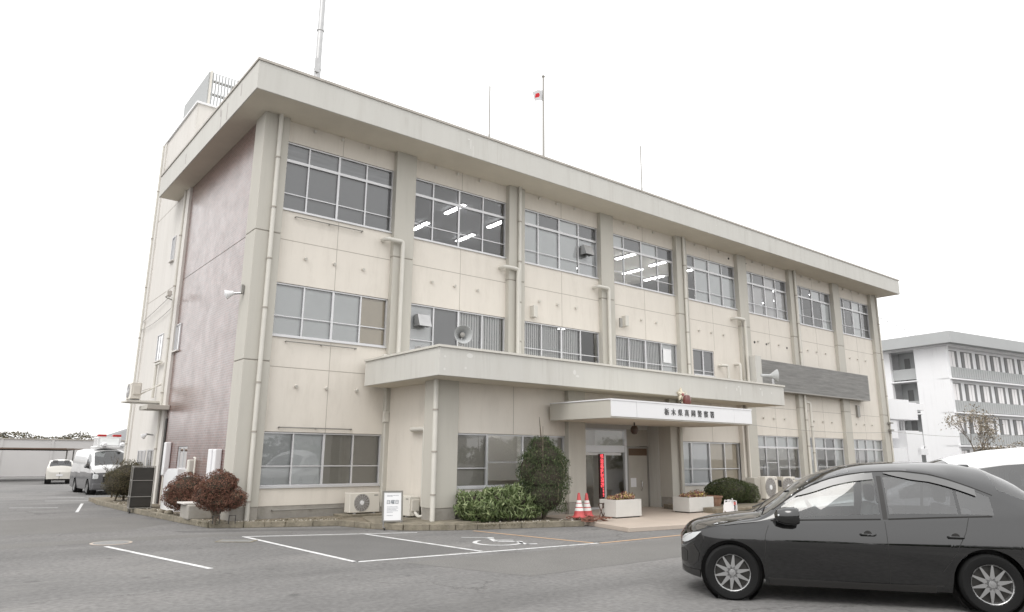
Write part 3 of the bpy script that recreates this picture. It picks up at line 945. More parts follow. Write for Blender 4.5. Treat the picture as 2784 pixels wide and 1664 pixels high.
# ---- entrance
et = MB()
YB = -1.95
et.box((8.93, YB, .1), (9.75, YB + .15, 3.5), 0)
et.box((8.93, EY + .5, .1), (9.0, YB, 3.5), 0)
et.box((12.70, EY + .5, .1), (13.0, -.6, 3.5), 1)
et.box((9.75, YB, 2.52), (12.72, YB + .15, 3.5), 1)
et.build('entrance_wall', [M['column'], M['fascia']], B)
df = MB()
df.box((9.75, YB - .03, .1), (9.80, YB + .05, 2.52)); df.box((9.8, YB - .02, 1.79), (11.6, YB + .06, 2.0)); df.box((9.8, YB - .05, 1.70), (11.35, YB - .02, 1.78), 1)
df.box((10.60, YB - .04, .1), (10.68, YB + .05, 1.75)); df.box((11.56, YB - .03, .1), (11.66, YB + .05, 2.52))
df.box((9.8, YB - .01, .1), (11.6, YB + .05, .16)); df.box((9.8, YB - .02, 2.46), (11.6, YB + .05, 2.52))
dfo = df.build('entrance_door', [M['alu'], M['white']], B)
gp = MB()
for a, b, c, d in ((9.8, 10.6, .16, 1.79), (10.68, 11.56, .16, 1.79), (9.8, 11.56, 2.0, 2.46)):
    gp.face([(a, YB + .02, c), (b, YB + .02, c), (b, YB + .02, d), (a, YB + .02, d)])
gp.build('pane', M['glass'], dfo)
lb = MB()
lb.box((9.0, .2, .1), (12.6, .25, 3.3), 0); lb.box((9.4, -1.8, 2.9), (12.5, .2, 2.95), 0); lb.box((12.4, -1.8, .1), (12.45, .2, 3), 0); lb.box((9.2, -1.8, .1), (9.25, .2, 3), 0)
lb.box((10.9, -1.2, .1), (12.3, -.9, 1.9), 2); lb.box((9.6, -.9, 1.3), (10.4, -.85, 1.62), 1); lb.box((9.6, -.95, .1), (10.5, -.8, 1.15), 2)
lb.build('lobby', [M['roomlight'], M['paper'], M['brownblind']], B)
for y in (-1.5, -.7):
    f = MB(); f.box((9.85, y - .05, 2.80), (10.8, y + .05, 2.84)); f.tube([(9.88, y, 2.77), (10.77, y, 2.77)], .022, 6, 1); f.build('ceiling_light', [M['white'], M['tube']], B)
dr = MB()
dr.box((11.68, YB - .02, .1), (11.74, YB + .04, 1.97)); dr.box((12.64, YB - .02, .1), (12.70, YB + .04, 1.97)); dr.box((11.68, YB - .025, 1.92), (12.70, YB + .04, 1.98))
dr.box((11.74, YB, .1), (12.64, YB + .03, 1.70), 1); dr.box((11.74, YB, 1.70), (12.64, YB + .04, 1.92), 2)
dro = dr.build('side_door', [M['aludark'], M['brownblind'], mat('brown_panel', (.12, .075, .045), .6)], B)
MB().box((11.82, YB - .012, .72), (12.08, YB - .002, 1.0)).build('notice', M['paper'], dro)
MB().tube(round_path([(12.3, YB, .62), (12.3, YB - .07, .62), (12.3, YB - .07, .9), (12.3, YB, .9)], .03), .014, 8).build('handle', M['chrome'], dro)
MB().box((11.66, YB + .0, 2.0), (12.70, YB + .1, 2.52)).build('transom_panel', M['brownblind'], B)
# vertical LED message board: red dot characters
ld = thing('led_message_board', 'narrow vertical board of glowing red characters behind the entrance glass', 'led sign', (10.43, -2.03, 0))
MB().box((-.10, -.03, .34), (.10, .03, 1.74)).build('housing', M['ledback'], ld, bevel=.008)
led = MB()
lr = random.Random(31)
for i in range(9):                      # nine unreadable dot-matrix characters, the last ones half lit
    zc = 1.655 - i * .142
    for r in range(8):
        for c in range(8):
            if i > 6 and c < 5: continue
            if lr.random() < (.58 if i < 7 else .5):
                led.box((-.062 + c * .0158, -.036, zc + .055 - r * .0158), (-.062 + c * .0158 + .0125, -.031, zc + .055 - r * .0158 + .0125))
led.build('lit_dots', M['led'], ld)

# ---- entrance canopy with the station's name
cn = MB()
CX0, CX1, CY0, CZ0, CZ1 = 7.56, 13.70, -5.24, 2.62, 3.09
cn.box((CX0, CY0 + .02, CZ0), (CX1, EY - .003, CZ1 - .02))
cn.build('canopy', M['column'], B, bevel=.006)
cf = MB()
for a, b in ((CX0 - .012, 8.50), (8.512, 12.80), (12.812, CX1 + .012)):
    cf.box((a, CY0, CZ0 + .04), (b, CY0 + .019, CZ1 - .03))
cf.box((CX0 - .02, CY0 - .012, CZ1 - .028), (CX1 + .02, CY0 + .05, CZ1 + .012)); cf.box((CX0 - .02, CY0 + .05, CZ1 - .018), (CX0 + .03, EY - .01, CZ1 + .012))
cf.build('canopy_sign_panel', M['white'], B)
MB().box((CX0 + .03, CY0 + .05, CZ0 - .006), (CX1 - .03, EY - .01, CZ0 - .001)).build('canopy_soffit', M['soffit'], B)
for i, ch in enumerate("栃木県真岡警察署"):
    x = 9.70 + i * (11.72 - 9.70) / 7
    text_mesh('sign_character', ch, .20, M['text'], B, Matrix.Translation((x, CY0 - .008, 2.845)) @ FACE_FRONT, .008)
# gold crest and the red lamp beside it
em = thing('police_crest', 'gold starburst crest above the entrance canopy', 'crest', (12.22, -3.80, 3.55))
e = MB()
cpt = (0, -.05, 0)
ringp = []
for i in range(20):
    t = PI / 2 + 2 * PI * i / 20; r = .20 if i % 4 == 0 else (.09 if i % 2 == 0 else .145)
    ringp.append((r * math.cos(t), 0.0, r * math.sin(t) * 1.1))
for i in range(20): e.face([cpt, ringp[(i + 1) % 20], ringp[i]]); e.face([ringp[i], ringp[(i + 1) % 20], (ringp[(i + 1) % 20][0], .04, ringp[(i + 1) % 20][2]), (ringp[i][0], .04, ringp[i][2])])
e.build('star', M['gold'], em)
MB().lathe([(.0, .07), (.045, .062), (.05, .045)], (0, 0, 0), axis=(0, -1, 0), n=16).build('centre_disc', M['dullred'], em)
for s in (-1, 1):
    lf = MB()
    for i in range(7):
        t = R(-85 + i * 20); c = Vector((s * .22 * math.cos(t), -.02, .22 * math.sin(t) - .02))
        lf.face([c + Vector((s * .045 * math.cos(t + .8), 0, .045 * math.sin(t + .8))), c + Vector((.02, -.015, 0)), c - Vector((s * .045 * math.cos(t + .8), 0, .045 * math.sin(t + .8))), c - Vector((.02, .01, 0))])
    lf.build('laurel_branch', M['gold'], em)
MB().box((-.02, 0.04, -.46), (.02, .07, .1)).build('bracket', M['dark'], em)
rl = thing('red_beacon', 'dark red dome lamp on the canopy roof left of the gold crest', 'lamp', (11.95, -4.2, 3.10))
MB().lathe([(.11, 0), (.11, .08), (.06, .1), (.06, .12)], (0, 0, 0), n=18).build('base', M['dark'], rl, smooth=True)
MB().lathe([(.10, .12), (.125, .17), (.12, .30), (.09, .38), (0, .41)], (0, 0, 0), n=18).build('dome', M['darkred'], rl, smooth=True)
bl = thing('hanging_entrance_lamp', 'round dark lamp hanging under the entrance canopy', 'lamp', (9.78, -4.0, 2.615))
MB().tube([(0, 0, 0), (0, 0, -.1)], .02, 8).build('stem', M['dark'], bl)
MB().lathe([(0, -.08), (.07, -.1), (.11, -.17), (.115, -.24), (.07, -.32), (0, -.34)], (0, 0, 0), n=18).build('globe', mat('dark_brown_lamp', (.05, .025, .015), .3), bl, smooth=True)

# ---- side elevation details
for (y0, y1, z0, z1, xx) in ((6.62, 7.17, 4.92, 5.80, .045), (8.75, 9.5, 4.8, 5.74, .012), (8.6, 9.05, 8.35, 9.25, .012), (4.38, 5.40, 1.23, 1.86, .10),
                              (9.36, 10.45, .3, 1.76, .012), (8.25, 9.0, .3, 1.78, .012)):
    f = MB(); t = .035
    f.box((xx - .03, y0, z0), (xx + .05, y1, z0 + t)); f.box((xx - .03, y0, z1 - t), (xx + .05, y1, z1))
    f.box((xx - .03, y0, z0 + t), (xx + .05, y0 + t, z1 - t)); f.box((xx - .03, y1 - t, z0 + t), (xx + .05, y1, z1 - t))
    f.box((xx - .02, (y0 + y1) / 2 - .015, z0 + t), (xx + .04, (y0 + y1) / 2 + .015, z1 - t))
    f.box((xx - .08, y0 - .03, z0 - .04), (xx + .02, y1 + .03, z0 - .003), 1)
    fo = f.build('window', [M['alu'], M['tower']], B)
    q = MB(); q.face([(xx - .005, y0, z0), (xx - .005, y1, z0), (xx - .005, y1, z1), (xx - .005, y0, z1)]); q.build('pane', M['glass'], fo)
    q = MB(); q.face([(xx - .002, y0, z0), (xx - .002, y1, z0), (xx - .002, y1, z1), (xx - .002, y0, z1)]); q.build('screen', M['greyblind'], fo)
# dark recessed side entrance with its small canopy
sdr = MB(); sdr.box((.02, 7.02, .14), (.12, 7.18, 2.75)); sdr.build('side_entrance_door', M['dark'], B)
MB().box((-.62, 6.9, 3.02), (.04, 8.0, 3.16)).build('side_canopy', M['column'], B, bevel=.01)
pipe([(-.06, 7.66, ZS), (-.06, 7.66, .15)], .045, clips=[(-.06, 7.66, z) for z in (9, 7.2, 5.4, 3.6, 1.8)])
pipe([(-.05, 12.35, 14.0), (-.05, 12.35, .15)], .05, clips=[(-.05, 12.35, z) for z in (12, 10, 8, 6, 4, 2)])
pipe(round_path([(-.08, 8.2, 4.65), (-.08, 8.9, 4.65), (-.08, 8.9, 3.5)], .08), .045)
pipe(round_path([(-.02, 7.7, 6.71), (-.35, 7.5, 6.75), (-.35, 7.1, 6.78)], .08), .018, 'aludark', name='bracket_arm')
MB().box((-.42, 6.95, 6.70), (-.28, 7.12, 6.88)).build('camera_box', M['pipe'], B, bevel=.01)
# white cabinets and ducts along the brick wall
dk = MB(); dk.box((-.16, 1.35, .5), (.045, 1.60, 1.78)); dk.box((-.12, 1.10, .5), (.045, 1.33, 1.78)); dk.build('duct_cover', M['white'], B, bevel=.02)
MB().box((-.14, 3.35, 1.15), (.045, 3.55, 1.5)).build('gas_meter', M['pipe'], B, bevel=.03)
pipe(round_path([(-.08, 3.1, 1.55), (-.08, 2.95, 1.55), (-.08, 2.95, .7)], .05), .028, 'offwhite')
pipe([(-.05, 3.5, 1.2), (-.05, 3.5, .7), (-.05, 4.2, .7)], .028, 'offwhite')
MB().box((-.12, 6.15, 1.0), (.045, 6.4, 2.0)).build('duct_cover', M['white'], B, bevel=.03)
pipe([(-.04, 6.3, 1.0), (-.04, 6.3, .15)], .05, 'offwhite')
# cables strung across the front
cb = MB()
for a, b, sag in (((17.3, -.25, 3.25), (34.6, -.12, 3.05), .25), ((34.7, -.1, 3.1), (47.0, -4, 3.3), .3), ((-.06, 12.2, 6.6), (-.04, 7.8, 7.0), .02), ((-.06, 12.3, 6.3), (-.04, 7.8, 6.5), .1)):
    a, b = Vector(a), Vector(b)
    cb.tube([a.lerp(b, t / 12) - Vector((0, 0, sag * 4 * (t / 12) * (1 - t / 12))) for t in range(13)], .010, 5)
cb.build('cable', M['aludark'], B)
for z in (3.12, 3.5):
    MB().box((34.6, -.2, z), (34.92, -.02, z + .08)).build('cable_bracket', M['aludark'], B)

# ---- security floodlight on the corner column
fl = thing('floodlight', 'white reflector floodlight on the side of the corner column', 'floodlight', (-.02, .45, 5.7))
MB().box((-.06, -.05, -.02), (.0, .05, .22)).build('bracket', M['aludark'], fl)
MB().tube([(-.04, 0, .0), (-.22, .12, -.02)], .03, 8).build('lamp_holder', M['steel'], fl)
MB().lathe([(.05, 0), (.07, .06), (.13, .20), (.0, .23)], (-.2, .1, 0), axis=(-.9, .3, -.35), n=18).build('reflector', M['white'], fl, smooth=True)
fl2 = thing('floodlight', 'small white security lamp low on the pale stair tower wall', 'floodlight', (-.02, 8.4, 2.25))
MB().tube([(0, 0, 0), (-.2, 0, .03)], .025, 8).build('arm', M['steel'], fl2)
MB().lathe([(.03, 0), (.05, .06), (.10, .16), (0, .18)], (-.2, 0, .03), axis=(-.6, .5, -.5), n=16).build('reflector', M['white'], fl2, smooth=True)

# ---- roof: screen, masts, flagpole
sc = thing('rooftop_screen', 'pale corrugated screen with open slats on top of the stair tower', 'rooftop screen', (.55, 8.8, 14.13))
sp_ = MB(); sp_.face([(0, .05, 0), (0, 3.6, 0), (0, 3.6, 1.9), (0, .05, 1.9)]); sp_.box((-.01, .05, 0), (.03, 3.6, 1.9)); sp_.build('side_panel', M['aptgrey'], sc)
slb = MB()
for i in range(18): slb.box((.12 + i * .115, 0, .05), (.17 + i * .115, .04, 1.9))
slb.build('slats', M['aptgrey'], sc)
rl_ = MB()
for z in (.35, .95, 1.5): rl_.box((.1, .045, z), (2.2, .09, z + .1))
rl_.build('rails', M['aludark'], sc)
MB().box((0.03, -.03, 0), (.10, .05, 1.93)).build('corner_post', M['offwhite'], sc)
mt_ = thing('radio_mast', 'thick grey radio mast rising from the roof near the corner', 'mast', (3.3, 5, 11.46))
m_ = MB(); m_.tube([(0, 0, 0), (0, 0, 4.2)], .12, 12); m_.tube([(0, 0, 4.2), (0, 0, 9.5)], .11, 12)
for z in (3.9, 5.5, 7.1): m_.lathe([(.12, 0), (.135, .01), (.135, .06), (.12, .07)], (0, 0, z), n=12)
m_.build('pole', M['steel'], mt_, smooth=True)
MB().box((-.16, -.16, 3.75), (.0, -.08, 4.3)).build('antenna_box', M['steel'], mt_)
for x, h, lab in ((11.15, 6.05, 'thin antenna rod on the roof left of the flagpole'), (21.02, 6.1, 'thin antenna rod on the roof right of the flagpole')):
    a = thing('antenna_rod', lab, 'antenna', (x, 5, 11.46), group='antenna rods on the roof')
    MB().tube([(0, 0, 0), (0, 0, h * .62)], .04, 8).build('lower_rod', M['aludark'], a)
    MB().tube([(0, 0, h * .62), (0, 0, h)], .03, 8).build('upper_rod', M['aludark'], a)
fp = thing('flagpole', 'tall white flagpole with a ball finial on the roof', 'flagpole', (14.27, 5, 11.46))
MB().tube([(0, 0, 0), (0, 0, 4), (0, 0, 7.6)], [.06, .055, .045], 10).build('pole', M['aludark'], fp, smooth=True)
MB().lathe([(0, -.08), (.06, -.05), (.08, 0), (.06, .05), (0, .08)], (0, 0, 7.66), n=14).build('finial', M['aludark'], fp, smooth=True)
fg = MB(); nu, nv = 16, 10
F = {}
for i in range(nu + 1):
    for j in range(nv + 1):
        u, v = i / nu, j / nv
        x = -.03 - .62 * u; z = 6.95 - .55 * v - .18 * u - .12 * u * u * (1 - v)
        y = .07 * math.sin(u * 9 + v * 2) * (.3 + u)
        F[i, j] = (14.27 + x, 5 + y, 11.46 + z)
for i in range(nu):
    for j in range(nv):
        u, v = (i + .5) / nu, (j + .5) / nv
        red = ((u - .55) / .17) ** 2 + ((v - .5) / .22) ** 2 < 1
        fg.face([F[i, j], F[i + 1, j], F[i + 1, j + 1], F[i, j + 1]], 1 if red else 0)
tag(fg.build('flag', [M['flagw'], M['flagr']], smooth=True), 'drooping white flag with a red disc on the roof flagpole', 'flag')


# ---- loudspeakers on the extension roof
def speaker(loc, rz, label):
    s = thing('loudspeaker', label, 'loudspeaker', loc, rz, group='horn loudspeakers on the extension roof')
    MB().tube([(0, 0, 0), (0, 0, .32)], .025, 8).build('stand', M['steel'], s)
    MB().lathe([(.045, .30), (.05, .12), (.07, .06), (.12, .0), (.20, -.10), (.235, -.16), (.225, -.16), (.19, -.10), (.11, .0), (.05, .05), (0, .05)], (0, 0, .38), axis=(0, 1, 0), n=28).build('horn', M['horn'], s, smooth=True)
    MB().lathe([(0, -.10), (.06, -.09), (.07, -.04), (.07, .03), (.0, .05)], (0, 0, .38), axis=(0, 1, 0), n=20).build('driver', M['aludark'], s, smooth=True)
    MB().tube([(0, .1, .38), (0, .42, .38)], .055, 12).build('driver_case', M['horn'], s)
    for x in (-.06, .06): MB().box((x - .012, -.02, .0), (x + .012, .06, .25)).build('bracket', M['steel'], s)
    return s


speaker((4.26, -3.3, 4.22), R(-18), 'round grey horn loudspeaker facing forward at the left corner of the porch roof')
speaker((18.0, -3.45, 4.22), R(48), 'tilted grey horn loudspeaker at the right end of the porch roof')
bxs = MB(); bxs.box((3.75, -2.2, 4.2), (4.0, -1.9, 4.42)); bxs.build('roof_junction_box', M['steel'], B)


# ---- air conditioner outdoor units
def ac_unit(loc, rz, label, w_=.86, h_=.52, d_=.30, stand=0, mat_='offwhite'):
    a = thing('air_conditioner_unit', label, 'air conditioner', loc, rz, group='outdoor air conditioner units')
    MB().box((0, 0, .03), (w_, d_, h_)).build('casing', M[mat_], a, bevel=.015)
    cx, cz, r = w_ * .40, h_ * .53, h_ * .42
    g_ = MB(); g_.lathe([(0, .004), (r, .004), (r, 0)], (cx, 0, cz), axis=(0, -1, 0), n=30, mi=0)
    for k in range(1, 6): g_.lathe([(r * k / 5.5, .012), (r * k / 5.5 + .007, .012), (r * k / 5.5 + .007, .006)], (cx, 0, cz), axis=(0, -1, 0), n=30, mi=1)
    for k in range(16):
        t = k * PI / 8; dx, dz = math.cos(t), math.sin(t)
        g_.tube([(cx + dx * r * .22, -.012, cz + dz * r * .22), (cx + dx * r, -.012, cz + dz * r)], .004, 4, 1)
    g_.build('fan_grille', [M['grille'], M['alu']], a)
    MB().lathe([(0, .016), (r * .25, .014), (r * .27, .0)], (cx, -.006, cz), axis=(0, -1, 0), n=20).build('fan_hub', M['white'], a)
    MB().box((w_ - .001, d_ * .2, h_ * .3), (w_ + .03, d_ * .9, h_ * .85)).build('service_cover', M['offwhite'], a, bevel=.008)
    MB().box((w_ * .80, -.004, h_ * .85), (w_ * .93, -.001, h_ * .9)).build('maker_plate', M['aludark'], a)
    ft = MB()
    for x in (.12, w_ - .18): MB().box((x, .0, 0), (x + .06, d_, .03)).build('foot', M['steel'], a)
    return a


MB_ = MB()
tag(MB().box((2.62, -.62, .1), (3.98, -.05, .18)).build('concrete_plinth', M['kerb'], bevel=.01), 'low concrete plinth under the left air conditioner', 'plinth')
ac_unit((2.84, -.50, .18), 0, 'cream air conditioner unit on a plinth under the left ground floor window')
ac_unit((3.72, -1.12, .16), R(-90), 'cream air conditioner unit turned sideways behind the notice stand', h_=.50)
tag(MB().box((3.5, -2.3, .12), (4.14, -.95, .16)).build('concrete_plinth', M['kerb'], bevel=.008), 'low concrete plinth along the side wall of the extension', 'plinth')
ac_unit((17.05, -3.45, .24), 0, 'tall beige air conditioner unit right of the round clipped bush', w_=.75, h_=.78)
ac_unit((18.6, -3.2, .24), R(-12), 'narrow beige air conditioner unit farthest right beside the flower bed', w_=.6, h_=.75)
ac_unit((15.6, -3.35, .24), 0, 'white air conditioner unit half hidden behind the round clipped bush', w_=.8, h_=.52)
tag(MB().box((16.62, -3.3, .24), (16.98, -2.95, .98)).build('grey_cabinet', M['brownblind'], bevel=.01), 'narrow dark grey cabinet between two air conditioner units', 'cabinet')
sa = ac_unit((-.95, 8.6, 3.35), R(-90), 'air conditioner unit on a wall shelf high on the stair tower', w_=.75, h_=.55)
shf = MB(); shf.box((-1.05, 7.75, 3.27), (0, 8.75, 3.33)); shf.tube([(-.95, 8.2, 3.33), (-.0, 8.2, 3.95)], .02, 6); shf.tube([(-.95, 8.0, 3.33), (-.0, 8.0, 3.95)], .02, 6)
shf.build('wall_shelf', M['pipe'], B)
wc = MB()
for x0_, x1_ in ((-.36, .03),):
    P_ = [(4.95, .12), (4.95, 1.05), (4.55, 1.24), (3.5, 1.24), (3.5, .12)]
    wc.face([(x0_, y, z) for y, z in P_]); wc.face([(x1_, y, z) for y, z in reversed(P_)])
    for i in range(5):
        (ya, za), (yb, zb) = P_[i], P_[(i + 1) % 5]
        wc.face([(x0_, ya, za), (x1_, ya, za), (x1_, yb, zb), (x0_, yb, zb)])
tag(wc.build('utility_cabinet', M['white']), 'white slope-topped cabinet behind the left reddish bush', 'cabinet')

# =================================================================== VEGETATION
def leaves(blobs, n, ls, lw=None, seed=1, inner=.55, droop=0.0, noise=.12, squash_bottom=None, out=.6):
    """many small leaf quads spread through ellipsoids. blobs: (cx,cy,cz,rx,ry,rz[,weight])"""
    r = np.random.RandomState(seed)
    lw = lw or ls * .5
    wts = np.array([(b[6] if len(b) > 6 else b[3] * b[5]) for b in blobs]); wts = wts / wts.sum()
    V = []; Fc = []
    for bi, b in enumerate(blobs):
        k = int(n * wts[bi])
        d = r.normal(size=(k, 3)); d /= np.linalg.norm(d, axis=1)[:, None]
        bump = 1 + noise * (np.sin(d[:, 0] * 7 + bi) * np.sin(d[:, 1] * 6 + 2 * bi) + np.sin(d[:, 2] * 8 + bi * 3) * .7)
        rad = (inner + (1 - inner) * r.rand(k) ** .45) * bump
        c = np.array(b[:3]) + d * rad[:, None] * np.array(b[3:6])
        nn = d * out + r.normal(size=(k, 3)) * (1 - out); nn /= np.linalg.norm(nn, axis=1)[:, None] + 1e-9
        t = np.cross(nn, r.normal(size=(k, 3))); t[:, 2] -= droop; t /= np.linalg.norm(t, axis=1)[:, None] + 1e-9
        s_ = np.cross(nn, t); s_ /= np.linalg.norm(s_, axis=1)[:, None] + 1e-9
        sz = ls * (.6 + .8 * r.rand(k)); sw = lw * (.6 + .8 * r.rand(k))
        p0 = c - t * sz[:, None] * .5; p2 = c + t * sz[:, None] * .5
        m_ = c + nn * (sz * .12)[:, None]
        p1 = m_ + s_ * sw[:, None] * .5; p3 = m_ - s_ * sw[:, None] * .5
        for q in range(k):
            if c[q][2] < .02: continue
            i = len(V); V += [tuple(p0[q]), tuple(p1[q]), tuple(p2[q]), tuple(p3[q])]; Fc.append((i, i + 1, i + 2, i + 3))
    mb = MB(); mb.v = V; mb.f = Fc; mb.m = [0] * len(Fc)
    return mb


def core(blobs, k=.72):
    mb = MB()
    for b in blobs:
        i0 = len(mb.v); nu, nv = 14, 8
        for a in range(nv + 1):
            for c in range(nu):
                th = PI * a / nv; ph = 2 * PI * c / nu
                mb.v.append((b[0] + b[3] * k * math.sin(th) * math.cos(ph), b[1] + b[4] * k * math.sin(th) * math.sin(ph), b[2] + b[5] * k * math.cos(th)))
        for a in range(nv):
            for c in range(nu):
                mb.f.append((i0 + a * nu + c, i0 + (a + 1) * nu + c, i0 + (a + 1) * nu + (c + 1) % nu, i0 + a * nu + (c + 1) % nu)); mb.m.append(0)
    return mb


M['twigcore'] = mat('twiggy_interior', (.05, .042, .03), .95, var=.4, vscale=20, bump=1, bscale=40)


def bush(name, label, cat, loc, blobs, n, ls, m, seed, lw=None, trunk=None, group=None, **kw):
    t = thing(name, label, cat, loc, 0, group)
    lv_ = leaves(blobs, n, ls, lw, seed, **kw)
    lv_.build('foliage', M[m], t)
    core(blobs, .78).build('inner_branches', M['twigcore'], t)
    if trunk:
        tb = MB()
        for pts, rr in trunk: tb.tube(pts, rr, 7)
        tb.build('trunk', M['bark'], t)
    return t


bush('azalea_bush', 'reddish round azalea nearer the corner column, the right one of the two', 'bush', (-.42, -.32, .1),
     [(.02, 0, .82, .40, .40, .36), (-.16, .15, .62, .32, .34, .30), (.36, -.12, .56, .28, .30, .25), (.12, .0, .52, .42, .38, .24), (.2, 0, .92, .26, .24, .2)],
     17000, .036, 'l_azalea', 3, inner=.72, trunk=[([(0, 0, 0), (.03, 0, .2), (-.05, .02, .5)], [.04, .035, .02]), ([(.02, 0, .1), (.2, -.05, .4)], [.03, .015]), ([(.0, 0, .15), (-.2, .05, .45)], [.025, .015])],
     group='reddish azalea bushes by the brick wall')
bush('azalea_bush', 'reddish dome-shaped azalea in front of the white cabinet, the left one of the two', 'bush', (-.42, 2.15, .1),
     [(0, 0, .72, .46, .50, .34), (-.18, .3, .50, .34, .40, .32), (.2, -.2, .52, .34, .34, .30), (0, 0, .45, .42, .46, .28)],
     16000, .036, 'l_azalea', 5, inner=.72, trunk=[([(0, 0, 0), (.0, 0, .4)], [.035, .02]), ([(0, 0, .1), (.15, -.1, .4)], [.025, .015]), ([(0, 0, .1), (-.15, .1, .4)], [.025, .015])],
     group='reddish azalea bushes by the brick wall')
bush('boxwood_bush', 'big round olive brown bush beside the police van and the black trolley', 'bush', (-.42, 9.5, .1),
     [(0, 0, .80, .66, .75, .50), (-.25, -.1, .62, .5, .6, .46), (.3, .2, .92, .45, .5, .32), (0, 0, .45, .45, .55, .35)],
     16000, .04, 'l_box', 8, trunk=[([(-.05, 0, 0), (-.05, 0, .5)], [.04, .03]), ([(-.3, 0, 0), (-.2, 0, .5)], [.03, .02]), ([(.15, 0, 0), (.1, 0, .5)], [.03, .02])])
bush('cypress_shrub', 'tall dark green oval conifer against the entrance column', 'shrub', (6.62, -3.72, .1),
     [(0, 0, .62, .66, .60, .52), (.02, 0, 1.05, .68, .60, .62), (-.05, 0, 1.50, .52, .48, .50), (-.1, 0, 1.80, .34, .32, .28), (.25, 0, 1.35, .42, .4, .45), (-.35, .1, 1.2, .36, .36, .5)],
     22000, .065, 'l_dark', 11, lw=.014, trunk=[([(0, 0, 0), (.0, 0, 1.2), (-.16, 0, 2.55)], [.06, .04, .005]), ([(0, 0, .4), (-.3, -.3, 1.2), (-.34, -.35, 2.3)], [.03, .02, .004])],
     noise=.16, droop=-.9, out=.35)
# weathered pale stems that show through the conifer
tw_ = MB()
rr_ = random.Random(4)
for i in range(26):
    a = rr_.uniform(0, 2 * PI); r0 = rr_.uniform(.35, .62); zb = rr_.uniform(.3, 1.1)
    tw_.tube([(6.62 + r0 * math.cos(a), -3.72 + r0 * math.sin(a) * .9, zb), (6.62 + r0 * .95 * math.cos(a + .06), -3.72 + r0 * .9 * math.sin(a), zb + .35), (6.62 + r0 * .7 * math.cos(a + .1), -3.72 + r0 * .7 * math.sin(a), zb + rr_.uniform(.5, .85))], [.006, .005, .002], 4)
cy = [o for o in bpy.data.objects if o.name.startswith('cypress_shrub')][0]
for i in range(len(tw_.v)): x, y, z = tw_.v[i]; tw_.v[i] = (x - 6.62, y + 3.72, z)
tw_.build('dry_stems', mat('dry_stem', (.26, .22, .16), .9), cy)
ft_ = bush('nandina_shrub', 'spreading bright green shrub of long drooping leaves left of the tall conifer', 'shrub', (5.25, -3.45, .1),
           [(0, 0, .38, .92, .44, .34), (-.55, .2, .42, .42, .40, .32), (.62, .0, .46, .46, .44, .36), (.05, -.1, .55, .5, .36, .26), (.85, -.2, .26, .40, .34, .22), (-.35, .05, .26, .6, .42, .24)],
           9500, .17, 'l_bright', 21, lw=.034, noise=.2, droop=.7, inner=.45, out=.55)
bush('clipped_bush', 'dark green round clipped bush behind the terracotta pot', 'bush', (14.6, -3.75, .2),
     [(-.2, 0, .42, .95, .6, .40), (.55, -.05, .30, .60, .5, .42), (-.5, 0, .30, .6, .5, .32)], 15000, .045, 'l_dome', 31, noise=.05, inner=.75)
for i, (x, y, h, m_, lab) in enumerate([(20.0, -3.2, .55, 'l_dark', 'leafy green plant in the bed beside the rightmost air conditioner'),
                                        (21.3, -3.3, .45, 'l_pale', 'pale flowering plant in the bed half hidden by the black car'),
                                        (19.2, -3.7, .25, 'l_pale', 'low dry tuft in the bed in front of the rightmost air conditioner')]):
    bush('bedding_plant', lab, 'plant', (x, y, .24), [(0, 0, h * .55, h * .7, h * .6, h * .5), (.2, .1, h * .4, h * .5, h * .5, h * .4)], 900, .08, m_, 41 + i, lw=.03, inner=.2,
         trunk=[([(0, 0, 0), (0, 0, h * .6)], .012)])


def bare_tree(name, label, loc, h, seed, r0=.05, leafm=None, nl=0, spread=.55, ls=.06):
    t = thing(name, label, 'tree', loc)
    rr = random.Random(seed); mb = MB(); tips = []

    def grow(p, d, ln, r, dep):
        q = p + d * ln; mid = p.lerp(q, .5) + Vector((rr.uniform(-1, 1), rr.uniform(-1, 1), 0)) * ln * .06
        mb.tube([p, mid, q], [r, r * .8, r * .6], 5 if dep > 1 else 7, cap=False)
        if dep >= 4: tips.append(q); return
        for k in range(3 if dep < 3 else 2):
            nd = (d + Vector((rr.uniform(-1, 1), rr.uniform(-1, 1), rr.uniform(-.2, .5))) * spread).normalized()
            grow(p.lerp(q, rr.uniform(.6, 1)), nd, ln * rr.uniform(.6, .8), r * .55, dep + 1)
    grow(Vector((0, 0, 0)), Vector((.05, 0, 1)).normalized(), h * .33, r0, 0)
    mb.build('trunk', M['bark'], t)
    if leafm:
        V = MB(); r = np.random.RandomState(seed)
        for _ in range(nl):
            c = tips[r.randint(len(tips))] + Vector(r.normal(size=3)) * .12 * h / 3
            a = Vector(r.normal(size=3)).normalized() * ls; b = Vector(r.normal(size=3)).normalized() * ls * .6
            V.face([c - a, c - b, c + a, c + b])
        V.build('crown', M[leafm], t)
    return t


